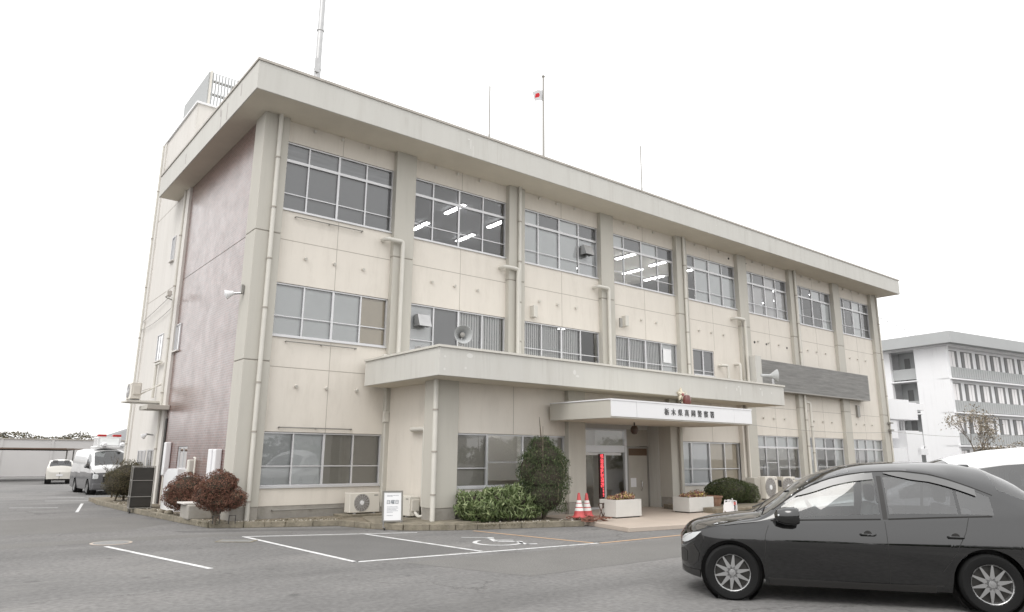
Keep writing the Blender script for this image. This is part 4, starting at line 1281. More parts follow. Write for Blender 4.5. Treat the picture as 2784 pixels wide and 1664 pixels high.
bare_tree('bare_shrub', 'leafless thin grey shrub rising behind the big round bush', (-.5, 11.4, .1), 2.1, 5, .03)
bare_tree('winter_tree', 'sparse pale leaved tree in front of the white apartment block', (46.6, -.2, 0), 5.6, 9, .08, 'l_pale', 1300, spread=.33, ls=.07)
bare_tree('winter_tree', 'second sparse tree at the right end of the brown hedge', (50.5, -4.6, 0), 3.9, 12, .07, 'l_pale', 700, spread=.4, ls=.07)
h_ = thing('hedge', 'brown winter hedge at the foot of the apartment block', 'hedge', (0, 0, 0))
hb_ = [(44.5 + i * 1.15, -1.2 - i * .62, 1.5, .95, .8, 1.2) for i in range(12)]
leaves(hb_, 14000, .11, .06, 77, noise=.15).build('foliage', M['l_hedge'], h_)
core(hb_, .7).build('inner_branches', M['twigcore'], h_)
weeds = leaves([(-.3, -.1, .11, .5, .5, .03), (-.6, 3.3, .11, .4, 1.2, .03), (-.8, 7.6, .11, .3, 1.6, .04), (1.6, -.7, .11, 1.2, .35, .03), (5.6, -4.1, .11, 1.4, .35, .03), (20, -4.3, .25, 4, .6, .05)], 2600, .05, .012, 91, droop=-.5)
tag(weeds.build('weeds', M['l_box']), kind='stuff')
lit = MB(); lr2 = random.Random(12)
for i in range(420):      # pebbles and leaf litter on the bed
    e0 = lr2.choice([((-.75, 5.0), (-.35, -.1)), ((-.35, -.1), (2.3, -1.2)), ((-.3, -.3), (2.0, -1.1)), ((4.6, -3.9), (6.9, -4.5)), ((-1.0, 9.0), (-.75, 5.0))])
    t = lr2.random(); x = e0[0][0] + (e0[1][0] - e0[0][0]) * t + lr2.uniform(-.03, .28); y = e0[0][1] + (e0[1][1] - e0[0][1]) * t + lr2.uniform(-.02, .3)
    s_ = lr2.uniform(.008, .028); i0 = len(lit.v)
    lit.box((x, y, .112), (x + s_, y + s_ * lr2.uniform(.6, 1.3), .118 + s_ * .6), lr2.choice([0, 0, 1]))
tag(lit.build('pebbles', [M['kerb'], M['offwhite']]), kind='stuff')

# =================================================================== SMALL THINGS IN THE FORECOURT
def cone(loc, rz, label, tilt=0):
    c = thing('traffic_cone', label, 'traffic cone', loc, rz, group='red and white traffic cones by the entrance')
    c.rotation_euler = (0, tilt, rz)
    prof = [(.17, .02), (.135, .06), (.118, .14), (.113, .165), (.098, .235), (.093, .26), (.075, .34), (.071, .36), (.057, .42), (.053, .44), (.035, .56), (.025, .60), (.0, .60)]
    mi = [0, 0, 0, 1, 0, 0, 1, 0, 1, 0, 0, 0]
    mi = [0, 0, 0, 1, 0, 1, 0, 1, 0, 0, 0, 0]
    MB().lathe(prof, (0, 0, 0), n=24, mi=mi).build('cone_body', [M['conered'], M['sheetwhite']], c, smooth=True)
    MB().box((-.17, -.17, 0), (.17, .17, .025)).build('base', M['conered'], c, bevel=.01)
    return c


cone((7.30, -4.28, .16), .3, 'red and white traffic cone in front, the left and nearer one')
cone((7.85, -4.02, .13), .1, 'red and white traffic cone behind, the right and farther one', R(-3))
wd = MB(); wr = random.Random(3)
for i in range(46):
    x, y = 7.15 + wr.uniform(-.25, .75), -4.75 + wr.uniform(-.25, .65); a = wr.uniform(0, PI); l_ = wr.uniform(.1, .3)
    mtx_ = Matrix.Translation((x, y, .11 + wr.uniform(0, .06))) @ Matrix.Rotation(a, 4, 'Z') @ Matrix.Rotation(wr.uniform(-.3, .3), 4, 'Y')
    wd.box((-l_ / 2, -.02, 0), (l_ / 2, .02, .02), 0, mtx_)
tag(wd.build('brushwood_pile', mat('red_brown_wood', (.17, .075, .05), .8, var=.3, vscale=6)), 'low heap of reddish brown brushwood around the cones', 'brushwood pile')
# folding brown barrier with crossed bars behind the cones
fb = thing('folding_barrier', 'dark brown folding lattice barrier beside the cones', 'barrier', (8.15, -4.15, .1), R(8))
for i in range(4):
    m_ = MB(); x = i * .17
    m_.tube([(x, 0, .02), (x + .2, 0, .34)], .014, 6); m_.tube([(x + .2, .02, .02), (x, .02, .34)], .014, 6)
    m_.build('crossed_bars', mat('brown_paint', (.06, .03, .02), .5) if i == 0 else bpy.data.materials['brown_paint'], fb)
MB().tube([(0, 0, .36), (.75, 0, .36)], .012, 6).build('top_rail', bpy.data.materials['brown_paint'], fb)


def planter(loc, size, label, seed):
    p = thing('planter_box', label, 'planter', loc, 0, group='white rectangular planters at the entrance')
    sx, sy, sz = size
    m_ = MB(); t = .03
    m_.box((0, 0, .03), (sx, t, sz)); m_.box((0, sy - t, .03), (sx, sy, sz)); m_.box((0, t, .03), (t, sy - t, sz)); m_.box((sx - t, t, .03), (sx, sy - t, sz)); m_.box((t, t, .03), (sx - t, sy - t, sz - .04))
    m_.build('box', mat('planter_white_%d' % seed, (.60, .59, .56), .6, var=.04), p, bevel=.008)
    MB().box((t, t, sz - .04), (sx - t, sy - t, sz - .02)).build('soil', M['soil'], p)
    MB().box((.04, .04, 0), (sx - .04, sy - .04, .03)).build('foot', M['dark'], p)
    leaves([(sx * .68, sy * .5, sz + .06, sx * .30, sy * .45, .12), (sx * .25, sy * .5, sz + .03, sx * .25, sy * .4, .07)], 900, .045, .035, seed, inner=.1).build('flowers', M['l_flower'], p)
    return p


planter((8.37, -4.55, .10), (.98, .60, .46), 'white planter of yellow and pink flowers in front of the entrance door', 51)
planter((11.45, -4.50, .10), (1.15, .60, .43), 'white planter of faded flowers right of the entrance column', 52)
po = thing('terracotta_pot', 'round brown glazed pot beside the right white planter', 'flower pot', (12.95, -4.2, .1))
MB().lathe([(.16, 0), (.20, .05), (.27, .3), (.28, .38), (.31, .39), (.31, .43), (.26, .43), (.25, .36), (0, .36)], (0, 0, 0), n=28).build('pot', M['terracotta'], po, smooth=True)
hr = thing('hose_reel', 'small white garden hose reel at the edge of the raised bed', 'hose reel', (11.9, -5.55, .10), R(15))
for x in (-.13, .13):
    m_ = MB(); m_.tube([(x, -.14, 0), (x, -.12, .38), (x, .1, .40), (x, .16, 0)], .018, 7); m_.lathe([(.0, -.012), (.15, -.012), (.15, .012), (0, .012)], (x, 0, .22), axis=(1, 0, 0), n=20)
    m_.build('side_frame', M['white'], hr)
MB().lathe([(.06, -.11), (.11, -.10), (.12, 0), (.11, .10), (.06, .11)], (0, 0, .22), axis=(1, 0, 0), n=20).build('hose_drum', M['dark'], hr, smooth=True)
MB().tube([(-.14, -.12, .36), (-.38, -.2, .46)], .014, 6).build('crank_handle', M['white'], hr)
MB().box((-.1, -.13, .28), (.1, -.12, .36)).build('sticker', M['redlamp'], hr)

# notice stand
ns = thing('notice_stand', 'grey framed white notice board on a stand in front of the turned air conditioner', 'notice board', (2.80, -2.80, .0), R(-20))
lean = Matrix.Rotation(R(-8), 4, 'X')
m_ = MB(); m_.box((-.24, -.015, .16), (-.20, .015, .86), 0, lean); m_.box((.20, -.015, .16), (.24, .015, .86), 0, lean); m_.box((-.20, -.015, .82), (.20, .015, .86), 0, lean); m_.box((-.20, -.015, .16), (.20, .015, .20), 0, lean)
m_.build('frame', mat('stand_grey', (.20, .19, .17), .6), ns)
MB().box((-.20, -.006, .20), (.20, .006, .82), 0, lean).build('notice_sheet', M['paper'], ns)
text_mesh('heading', "日曜日", .10, M['textgrey'], ns, lean @ Matrix.Translation((0, -.010, .60)) @ FACE_FRONT, .001)
tl = MB(); tr_ = random.Random(8)
for z, wdt in ((.755, .26), (.735, .12), (.50, .24), (.47, .26), (.44, .22), (.41, .25), (.38, .14), (.31, .12)):
    x = -.13
    while x < -.13 + wdt:
        l_ = tr_.uniform(.012, .03); tl.box((x, -.009, z - .006), (x + l_, -.0065, z + .006), 0, lean); x += l_ + .007
tl.build('small_print', mat('pale_ink', (.35, .36, .38), .7), ns)
m_ = MB()
for x in (-.2, .2):
    m_.tube([(x, -.16, .05), (x, .22, .05)], .018, 6); m_.tube([(x, .03, .05), (x, .0, .2)], .018, 6)
m_.build('leg', M['steel'], ns)
for x in (-.2, .2):
    for y in (-.16, .22): MB().lathe([(.0, -.015), (.03, -.015), (.03, .015), (0, .015)], (x, y, .031), axis=(1, 0, 0), n=14).build('caster', M['dark'], ns)
tag(MB().lathe([(.0, .16), (.13, .16), (.16, .13), (.12, .0)], (2.95, -2.45, .0), n=20).build('stand_weight', M['dark']), 'round black weight behind the notice stand', 'weight')

# black covered roll trolley by the big bush
tr = thing('roll_trolley', 'tall black covered roll trolley on casters beside the big round bush', 'trolley', (-1.12, 5.25, 0), R(-8))
m_ = MB(); m_.box((.02, .02, .16), (.55, .62, 1.26)); m_.build('cover', mat('black_cover', (.025, .022, .018), .45, var=.2, vscale=3, bump=.4, bscale=6), tr, bevel=.02)
for x in (0, .57):
    for y in (0, .64): MB().tube([(x, y, .12), (x, y, 1.30)], .014, 7).build('corner_post', M['aludark'], tr)
m_ = MB()
for z in (.14, .45, .9, 1.29):
    m_.tube([(0, 0, z), (.57, 0, z)], .010, 6); m_.tube([(0, .64, z), (.57, .64, z)], .010, 6); m_.tube([(0, 0, z), (0, .64, z)], .010, 6); m_.tube([(.57, 0, z), (.57, .64, z)], .010, 6)
m_.build('rail', M['aludark'], tr)
for x in (.04, .53):
    for y in (.05, .59): MB().lathe([(0, -.02), (.055, -.02), (.055, .02), (0, .02)], (x, y, .056), axis=(1, 0, 0), n=16).build('caster', M['dark'], tr)
# stone bench-like planter between the azaleas and bits around
sb = thing('stone_basin', 'low concrete basin with a pale slab on top between the two reddish bushes', 'stone basin', (-.38, 1.25, .11))
m_ = MB(); m_.prism([(-.30, -.35), (.28, -.35), (.30, .45), (-.28, .45)], 0, .34); m_.build('basin', M['dado'], sb, bevel=.03)
MB().box((-.36, -.15, .345), (.2, .5, .385)).build('slab', M['tower'], sb, bevel=.01)
for i, (x, y) in enumerate(((-.52, -.55), (-.22, -.72))):
    m_ = MB(); m_.tube([(x, y, .12), (x, y, .30), (x + .14, y - .02, .30), (x + .14, y - .02, .12)], .012, 6)
    tag(m_.build('edging_hoop', M['dark']), ['small black hoop left of the right azalea trunk', 'small black hoop right of the right azalea trunk'][i], 'hoop', 'edging hoops at the azalea')
for i, (x, y, s_) in enumerate(((-.58, 3.0, .11), (-.70, 3.4, .09), (-.78, 3.9, .11))):
    tag(MB().lathe([(0, s_), (s_ * .7, s_ * .8), (s_, s_ * .3), (s_ * .9, 0)], (x, y, .11), n=9).build('garden_stone', M['kerb'], smooth=True),
        ['rounded stone nearest the left azalea trunk', 'smallest rounded stone under the left azalea', 'rounded stone farthest left under the left azalea'][i], 'stone', 'rounded stones under the left azalea')

# =================================================================== VEHICLES
def interp(tab, x): return float(np.interp(x, [t[0] for t in tab], [t[1] for t in tab]))


def smooth_tab(tab, n=220):
    xs = np.linspace(tab[0][0], tab[-1][0], n); ys = np.interp(xs, [t[0] for t in tab], [t[1] for t in tab])
    k = 9; ker = np.hanning(k + 2)[1:-1]; ker /= ker.sum()
    yp = np.concatenate([np.full(k, ys[0]), ys, np.full(k, ys[-1])]); ys2 = np.convolve(yp, ker, 'same')[k:-k]
    return list(zip(xs, ys2))


def make_car(P):
    """x from nose (0) to tail, near side is -y.  Returns the root empty."""
    Ln, W = P['L'], P['W']
    top = smooth_tab(P['top']); belt = smooth_tab(P['belt']); rail = smooth_tab(P['rail'])
    wrail = P['wrail']; rn_, rt_ = P.get('nose_r', .8), P.get('tail_r', .6); pn, ptl = P.get('nose_p', 2.8), P.get('tail_p', 3.0)
    ax = P['axles']; wr = P['wheel_r']; ar = wr + P.get('arch', .06)
    sill = P.get('sill', .22)
    prof = P.get('prof', [(.15, .90), (.25, .935), (.35, .955), (.45, .972), (.54, .984), (.60, .991), (.66, .995), (.70, .994), (.75, .988), (.82, .973), (.90, .952), (1.0, .924), (1.1, .90), (1.3, .88)])

    X0 = P.get('x0', 0)

    def plan(x):
        w_ = 1.0; xn = max(0, x - X0)
        if xn < rn_: w_ = (1 - ((rn_ - xn) / rn_) ** pn) ** (1 / pn)
        if x > Ln - rt_: w_ = min(w_, (1 - ((x - Ln + rt_) / rt_) ** ptl) ** (1 / ptl))
        return max(w_, .02)

    def ybody(x, z): return W * plan(x) * interp(prof, z)

    def zbot(x):
        z = sill + (max(0, .5 - x) * P.get('chin', .0)) + max(0, x - (Ln - .5)) * .15
        for a in ax:
            d = abs(x - a)
            if d < ar: z = max(z, wr + math.sqrt(ar * ar - d * d))
        return z
    xs = sorted(set([round(v, 4) for v in list(np.concatenate([X0 + np.array([0, .004, .012, .025, .045, .07, .1]), np.arange(X0 + .13, Ln - .1, .03), Ln - np.array([.1, .07, .045, .025, .012, .004, 0])]))] +
                    [round(v, 4) for p_ in P['side_glass'] for v in p_[:2]] + [round(P['ws'][0], 4), round(P['ws'][1], 4), round(P['rw'][0], 4), round(P['rw'][1], 4)] +
                    [round(a + s * ar * q, 4) for a in ax for s in (-1, 1) for q in (1, .97, .9)]))
    NL, NG, NT = 16, 8, 8
    lower, glas = MB(), {}
    rows = []
    for x in xs:
        zb, zr, zt, z0 = interp(belt, x), interp(rail, x), interp(top, x), zbot(x)
        zr = max(zr, zb + .002); zt = max(zt, zr + .002); z0 = min(z0, zb - .02)
        yb = ybody(x, zb); hgt = zr - zb
        yr = W * plan(x) * (wrail + (interp(prof, zb) - .02 - wrail) * max(0, 1 - hgt / P['hg']))
        sec = []
        for j in range(NL + 1):
            z = z0 + (zb - z0) * j / NL; sec.append((ybody(x, z), z))
        for j in range(1, NG + 1):
            t = j / NG; bul = .012 * math.sin(PI * t)
            sec.append((yb + (yr - yb) * t + bul, zb + hgt * t))
        for j in range(1, NT + 1):
            t = j / NT; sec.append((yr * (1 - t), zr + (zt - zr) * math.sin(t * PI / 2) ** P.get('crown', .8)))
        rows.append(sec)
    nj = NL + NG + NT + 1
    paint = MB()
    parts = {'windshield': MB(), 'rear_window': MB()}
    side = [MB() for _ in P['side_glass'] for _s in (0, 1)]
    split = P.get('two_tone')
    for sgn in (-1, 1):
        base = len(paint.v)
        for i, x in enumerate(xs):
            for (y, z) in rows[i]: paint.v.append((x, sgn * y, z))
        for i in range(len(xs) - 1):
            xm = (xs[i] + xs[i + 1]) / 2
            hg = (rows[i][NL + NG][1] - rows[i][NL][1] + rows[i + 1][NL + NG][1] - rows[i + 1][NL][1]) / 2
            for j in range(nj - 1):
                q = (base + i * nj + j, base + (i + 1) * nj + j, base + (i + 1) * nj + j + 1, base + i * nj + j + 1)
                if sgn > 0: q = q[::-1]
                tgt = None
                if NL <= j < NL + NG:
                    jj = j - NL
                    for gi, (a, b, _k) in enumerate(P['side_glass']):
                        if a < xm < b and 0 < jj < NG - P.get('gtop', 1) and hg > .05: tgt = side[gi * 2 + (sgn > 0)]
                elif j >= NL + NG:
                    if P['ws'][0] < xm < P['ws'][1] and (j - NL - NG) >= 1: tgt = parts['windshield']
                    if P['rw'][0] < xm < P['rw'][1] and (j - NL - NG) >= 1: tgt = parts['rear_window']
                if tgt is None:
                    zc = (paint.v[q[0]][2] + paint.v[q[2]][2]) / 2
                    paint.f.append(q); paint.m.append(1 if (split and zc < split(xm)) else 0)
                else:
                    tgt.face([paint.v[k] for k in q])
    root = thing(P['name'], P['label'], P['cat'], P.get('loc', (0, 0, 0)), P.get('rz', 0))

    def weld(mb):
        key = {}; nv = []; mp = []
        for v in mb.v:
            k = (round(v[0], 4), round(v[1], 4), round(v[2], 4))
            if k not in key: key[k] = len(nv); nv.append(v)
            mp.append(key[k])
        mb.v = nv; f2 = []; m2 = []
        for f, m_ in zip(mb.f, mb.m):
            g_ = []
            for k in f:
                if mp[k] not in g_: g_.append(mp[k])
            if len(g_) > 2: f2.append(tuple(g_)); m2.append(m_)
        mb.f, mb.m = f2, m2
        return mb
    weld(paint).build('body', [P['paint'], P.get('paint2', P['paint'])], root, smooth=True)
    for k, mb in parts.items():
        if mb.f: weld(mb).build(k, M['carglass'], root, smooth=True)
    for gi, (a, b, kind) in enumerate(P['side_glass']):
        for s_ in (0, 1):
            if side[gi * 2 + s_].f: weld(side[gi * 2 + s_]).build('side_window', M[kind], root, smooth=True)

    def side_pt(x, z, sgn=-1, off=.004):
        zb, zr = interp(belt, x), max(interp(rail, x), interp(belt, x) + .002)
        if z <= zb: y = ybody(x, z)
        else:
            yb = ybody(x, zb); yr = W * plan(x) * (wrail + (interp(prof, zb) - .02 - wrail) * max(0, 1 - (zr - zb) / P['hg']))
            t = min(1, (z - zb) / (zr - zb)); y = yb + (yr - yb) * t + .012 * math.sin(PI * t)
        return Vector((x, sgn * (y + off), z))

    def patch(name, poly_lo, poly_hi, m, n=14, k=5, sgns=(-1, 1), off=.005):
        """strip between two polylines given as (x,z) lists, hugging the body side"""
        for sg in sgns:
            mb = MB(); grid = []
            for i in range(n + 1):
                t = i / n
                def at(pl):
                    f = t * (len(pl) - 1); a = min(int(f), len(pl) - 2); u = f - a
                    return pl[a][0] + (pl[a + 1][0] - pl[a][0]) * u, pl[a][1] + (pl[a + 1][1] - pl[a][1]) * u
                lo, hi = at(poly_lo), at(poly_hi)
                grid.append([side_pt(lo[0] + (hi[0] - lo[0]) * j / k, lo[1] + (hi[1] - lo[1]) * j / k, sg, off) for j in range(k + 1)])
            for i in range(n):
                for j in range(k):
                    q = [grid[i][j], grid[i + 1][j], grid[i + 1][j + 1], grid[i][j + 1]]
                    mb.face(q if sg < 0 else q[::-1])
            weld(mb).build(name, m, root, smooth=True)

    def seam(pts, wd_=.006, name='door_seam', m=None):
        for sg in (-1, 1):
            mb = MB()
            fine = []
            for i in range(len(pts) - 1):
                for t in range(8):
                    u = t / 8; fine.append((pts[i][0] + (pts[i + 1][0] - pts[i][0]) * u, pts[i][1] + (pts[i + 1][1] - pts[i][1]) * u))
            fine.append(pts[-1])
            P3 = [side_pt(x, z, sg, .002) for x, z in fine]
            for i in range(len(P3) - 1):
                d = (P3[i + 1] - P3[i]).normalized(); nrm = d.cross(Vector((0, 1, 0))).normalized() * wd_ / 2
                mb.face([P3[i] - nrm, P3[i + 1] - nrm, P3[i + 1] + nrm, P3[i] + nrm])
            mb.build(name, m or M['plastic'], root)
    # wheels
    for a in ax:
        for sg in (-1, 1):
            yc = sg * (W - .10)
            wo = MB().lathe([(wr * .66, -.09), (wr * .70, -.10), (wr * .93, -.10), (wr, -.075), (wr, .075), (wr * .93, .10), (wr * .70, .10), (wr * .66, .09)], (a, yc, wr), axis=(0, sg, 0), n=40).build('wheel', M['rubber'], root, smooth=True)
            rm_ = MB(); rm_.lathe([(wr * .68, .095), (wr * .64, .085), (wr * .62, .03), (wr * .3, .035), (0, .04)], (a, yc, wr), axis=(0, sg, 0), n=40, mi=[0, 0, 1, 1])
            for k in range(10):
                t = k * PI / 5 + .2; dx, dz = math.cos(t), math.sin(t); px, pz = -dz, dx
                q = []
                for rr, ww in ((.08, .35), (.64, .10)):
                    for s_ in (-1, 1): q.append(Vector((a + dx * wr * rr + s_ * px * wr * ww * .28, yc + sg * .085, wr + dz * wr * rr + s_ * pz * wr * ww * .28)))
                rm_.face([q[0], q[1], q[3], q[2]])
            rm_.lathe([(0, .092), (wr * .12, .09), (wr * .14, .07)], (a, yc, wr), axis=(0, sg, 0), n=16)
            rm_.build('rim', [M['alloy'], M['dark']], wo)
            MB().lathe([(0, -.18), (ar - .004, -.18), (ar - .004, .04)], (a, sg * (W - .12), wr), axis=(0, sg, 0), n=40).build('wheel_housing', M['plastic'], root)
    # tub and seats
    tb = MB(); tb.box((ax[0] + .5, -W * .86, sill + .02), (ax[1] - .4, W * .86, sill + .10)); tb.box((ax[0] - .1, -W * .5, sill), (ax[0] + .5, W * .5, sill + .35)); tb.box((ax[1] - .4, -W * .5, sill), (ax[1] + .3, W * .5, sill + .4))
    tb.build('floor_pan', M['plastic'], root)
    if P.get('interior', True):
        zb = interp(belt, ax[0] + .9)
        x0 = P['ws'][0] + .12
        MB().prism([(x0, -W * .82), (x0 + .48, -W * .82), (x0 + .48, W * .82), (x0, W * .82)], zb - .32, zb - .03).build('dashboard', M['seat'], root, bevel=.05)
        for row, xr in enumerate((x0 + 1.15, x0 + 1.98)):
            for sg in (-1, 1):
                s_ = MB(); yc = sg * W * .42
                s_.box((xr - .5, yc - .25, zb - .48), (xr + .02, yc + .25, zb - .30)); s_.box((xr, yc - .25, zb - .45), (xr + .14, yc + .25, zb + .20), 0, Matrix.Translation((xr, 0, zb - .4)) @ Matrix.Rotation(R(12), 4, 'Y') @ Matrix.Translation((-xr, 0, -zb + .4)))
                s_.build('seat', M['seatlight' if P.get('light_seats') else 'seat'], root, bevel=.05)
                MB().box((xr + .13, yc - .13, zb + .19), (xr + .23, yc + .13, zb + .40)).build('headrest', M['seat'], root, bevel=.04)
        sw_ = MB(); cx, cyy, czz = x0 + .62, W * .42, zb + .02
        A = Vector((1, 0, .45)).normalized()
        pts = []
        a1 = Vector((0, 1, 0)); b1 = A.cross(a1)
        for k in range(25): t = 2 * PI * k / 24; pts.append(Vector((cx, cyy, czz)) + (a1 * math.cos(t) + b1 * math.sin(t)) * .18)
        sw_.tube(pts, .016, 8, cap=False); sw_.tube([Vector((cx, cyy, czz)) - a1 * .17, Vector((cx, cyy, czz)) + a1 * .17], .02, 6); sw_.lathe([(0, .03), (.06, .02), (.07, -.02)], (cx, cyy, czz), axis=A, n=14)
        sw_.build('steering_wheel', M['plastic'], root, smooth=True)
    return root, side_pt, patch, seam


def mirrors(root, x, W, z, mpaint, s=1.0, sgs=(-1, 1)):
    for sg in sgs:
        mo = MB(); c = Vector((x, sg * (W + .10), z))
        prof = [(-.11, .02), (-.09, .07), (-.03, .095), (.05, .10), (.08, .085), (.09, .0)]
        n = 14
        ring = []
        for (dx, r) in prof:
            i0 = len(mo.v)
            for k in range(n):
                t = 2 * PI * k / n; sy, sz = math.cos(t), math.sin(t)
                sy = abs(sy) ** .6 * (1 if sy > 0 else -1); sz = abs(sz) ** .6 * (1 if sz > 0 else -1)
                mo.v.append((c.x + dx * s, c.y + sg * .015 * dx + sy * r * 1.05 * s, c.z + sz * r * .72 * s))
            ring.append(i0)
        for a in range(len(ring) - 1):
            for k in range(n):
                mo.f.append((ring[a] + k, ring[a] + (k + 1) % n, ring[a + 1] + (k + 1) % n, ring[a + 1] + k)); mo.m.append(0)
        mo.f.append(tuple(ring[0] + k for k in range(n))); mo.m.append(0); mo.f.append(tuple(ring[-1] + k for k in range(n))); mo.m.append(1)
        mo_ = mo.build('door_mirror', [mpaint, M['chrome']], root, smooth=True)
        MB().box((x - .05, min(sg * (W - .1), sg * (W + .08)), z - .085), (x + .06, max(sg * (W - .1), sg * (W + .08)), z - .05)).build('mirror_foot', M['plastic'], mo_, bevel=.01)
        MB().box((x - .09 * s, min(sg * (W + .10), sg * (W + .208)), z + .0), (x + .0, max(sg * (W + .10), sg * (W + .208)), z + .022)).build('turn_signal', M['lens'], mo_, bevel=.006)


# ---- black saloon in the foreground
cs = make_car(dict(
    name='black_car', label='glossy black saloon car in the right foreground with smoked window visors', cat='car', L=4.80, W=.845, loc=(2.25, -11.24, 0), rz=math.atan2(-.806, .593), x0=.18,
    paint=M['carblack'], axles=(.80, 3.55), wheel_r=.315, arch=.055, sill=.20, hg=.42, wrail=.70, crown=.75,
    top=[(0, .60), (.18, .62), (.20, .70), (.24, .77), (.34, .845), (.6, .91), (.9, .955), (1.16, .985), (1.43, 1.16), (1.62, 1.31), (1.8, 1.42), (2.0, 1.505), (2.2, 1.565), (2.45, 1.605), (2.8, 1.625), (3.1, 1.625), (3.5, 1.61), (3.8, 1.56), (4.1, 1.41), (4.3, 1.24), (4.45, 1.10), (4.7, 1.06), (4.8, .9)],
    belt=[(0, .56), (.18, .58), (.24, .67), (.4, .77), (.65, .84), (.9, .875), (1.2, .905), (1.7, .93), (2.4, .955), (3.1, .985), (3.6, 1.01), (4.5, 1.02), (4.8, .86)],
    rail=[(0, .565), (.18, .585), (.24, .675), (.4, .78), (.65, .855), (.9, .90), (1.15, .94), (1.3, 1.03), (1.43, 1.12), (1.62, 1.245), (1.8, 1.34), (2.0, 1.415), (2.2, 1.465), (2.45, 1.505), (2.8, 1.52), (3.1, 1.485), (3.3, 1.43), (3.5, 1.355), (3.8, 1.22), (4.1, 1.09), (4.5, 1.03), (4.8, .87)],
    ws=(1.17, 2.25), rw=(3.8, 4.28), side_glass=[(1.42, 2.50, 'carglass'), (2.60, 3.32, 'privglass'), (3.355, 3.68, 'privglass')], nose_r=.66, nose_p=2.1, tail_r=.7, chin=.12, light_seats=True, gtop=1))
root, spt, patch, seam = cs
seam([(1.20, .30), (1.19, .55), (1.205, .75), (1.25, .87)]); seam([(2.53, .26), (2.54, .6), (2.54, .95)]); seam([(2.55, .97), (2.555, 1.46)], .05, 'door_pillar')
seam([(3.42, 1.02), (3.36, .85), (3.18, .55), (3.08, .42)])
seam([(1.2, .27), (2.4, .26), (3.08, .27)], .008, 'sill_seam')
seam([(.46, .77), (.49, .68), (.45, .60), (.43, .52)], .005, 'bumper_seam')
seam([(1.28, .922), (1.7, .938), (2.50, .968)], .022, 'belt_moulding'); seam([(2.58, .972), (3.1, 1.003), (3.66, 1.03)], .022, 'belt_moulding')
# smoked visors over the side windows
def vis_line(x): return interp([(1.5, 1.17), (1.62, 1.25), (1.8, 1.345), (2.0, 1.42), (2.2, 1.47), (2.45, 1.505), (2.8, 1.52), (3.1, 1.485), (3.3, 1.43), (3.5, 1.355), (3.8, 1.22)], x)
seam([(1.32 + i * .1, vis_line(1.32 + i * .1) if i > 1 else (1.045, 1.115)[i]) for i in range(25)], .016, 'window_trim')
for (xa, xb) in ((1.58, 2.49), (2.61, 3.55)):
    patch('window_visor', [(xa + (xb - xa) * t / 10, vis_line(xa + (xb - xa) * t / 10) - .085 + (.07, .035, .012)[t] if t < 3 else vis_line(xa + (xb - xa) * t / 10) - .085) for t in range(11)],
          [(xa + (xb - xa) * t / 10, vis_line(xa + (xb - xa) * t / 10) - .01) for t in range(11)], M['visor'], off=.022)
patch('headlight', [(.21, .60), (.24, .60), (.30, .63), (.37, .68)], [(.215, .655), (.25, .70), (.34, .74), (.46, .765)], M['lens'])
patch('fog_lamp_bezel', [(.27, .36), (.33, .34), (.40, .40)], [(.30, .58), (.36, .60), (.42, .50)], M['plastic'])
patch('front_grille', [(.185, .36), (.20, .35), (.23, .36), (.27, .37)], [(.185, .50), (.20, .52), (.23, .53), (.27, .50)], M['plastic'], off=.006)
patch('chin_spoiler', [(.20, .27), (.25, .24), (.34, .22), (.42, .22)], [(.20, .31), (.25, .30), (.34, .30), (.42, .30)], M['plastic'], off=.01)
patch('sill_cover', [(1.22, .19), (2.0, .19), (3.0, .19)], [(1.22, .27), (2.0, .265), (3.0, .27)], M['plastic'], off=.006)
patch('tail_lamp', [(4.45, .78), (4.6, .78), (4.72, .80)], [(4.4, .96), (4.6, .97), (4.72, .95)], M['redlamp'])
mirrors(root, 1.47, .845, .995, M['carblack'], 1.4)
for xx in (2.34, 3.25):
    for sg in (-1, 1):
        c = [spt(xx + d, .80, sg, o) for d, o in ((-.08, .0), (-.07, .035), (.07, .035), (.08, .0))]
        hd = MB().tube(c, .013, 8).build('door_handle', M['carblack'], root, smooth=True)
        MB().lathe([(.0, .001), (.045, .001)], spt(xx, .80, sg, .001), axis=(0, sg, 0), n=18).build('handle_recess', M['plastic'], hd)
MB().tube([(1.14, -.55, 1.015), (1.32, -.1, 1.06)], .009, 6).build('wiper', M['plastic'], root)
MB().tube([(1.13, .1, 1.02), (1.30, .5, 1.06)], .009, 6).build('wiper', M['plastic'], root)
MB().box((3.6, -.04, 1.54), (3.72, .04, 1.60)).build('roof_antenna', M['carblack'], root, bevel=.02)
MB().box((1.5, .2, 1.28), (1.53, .42, 1.37)).build('rear_view_mirror', M['plastic'], root, bevel=.01)

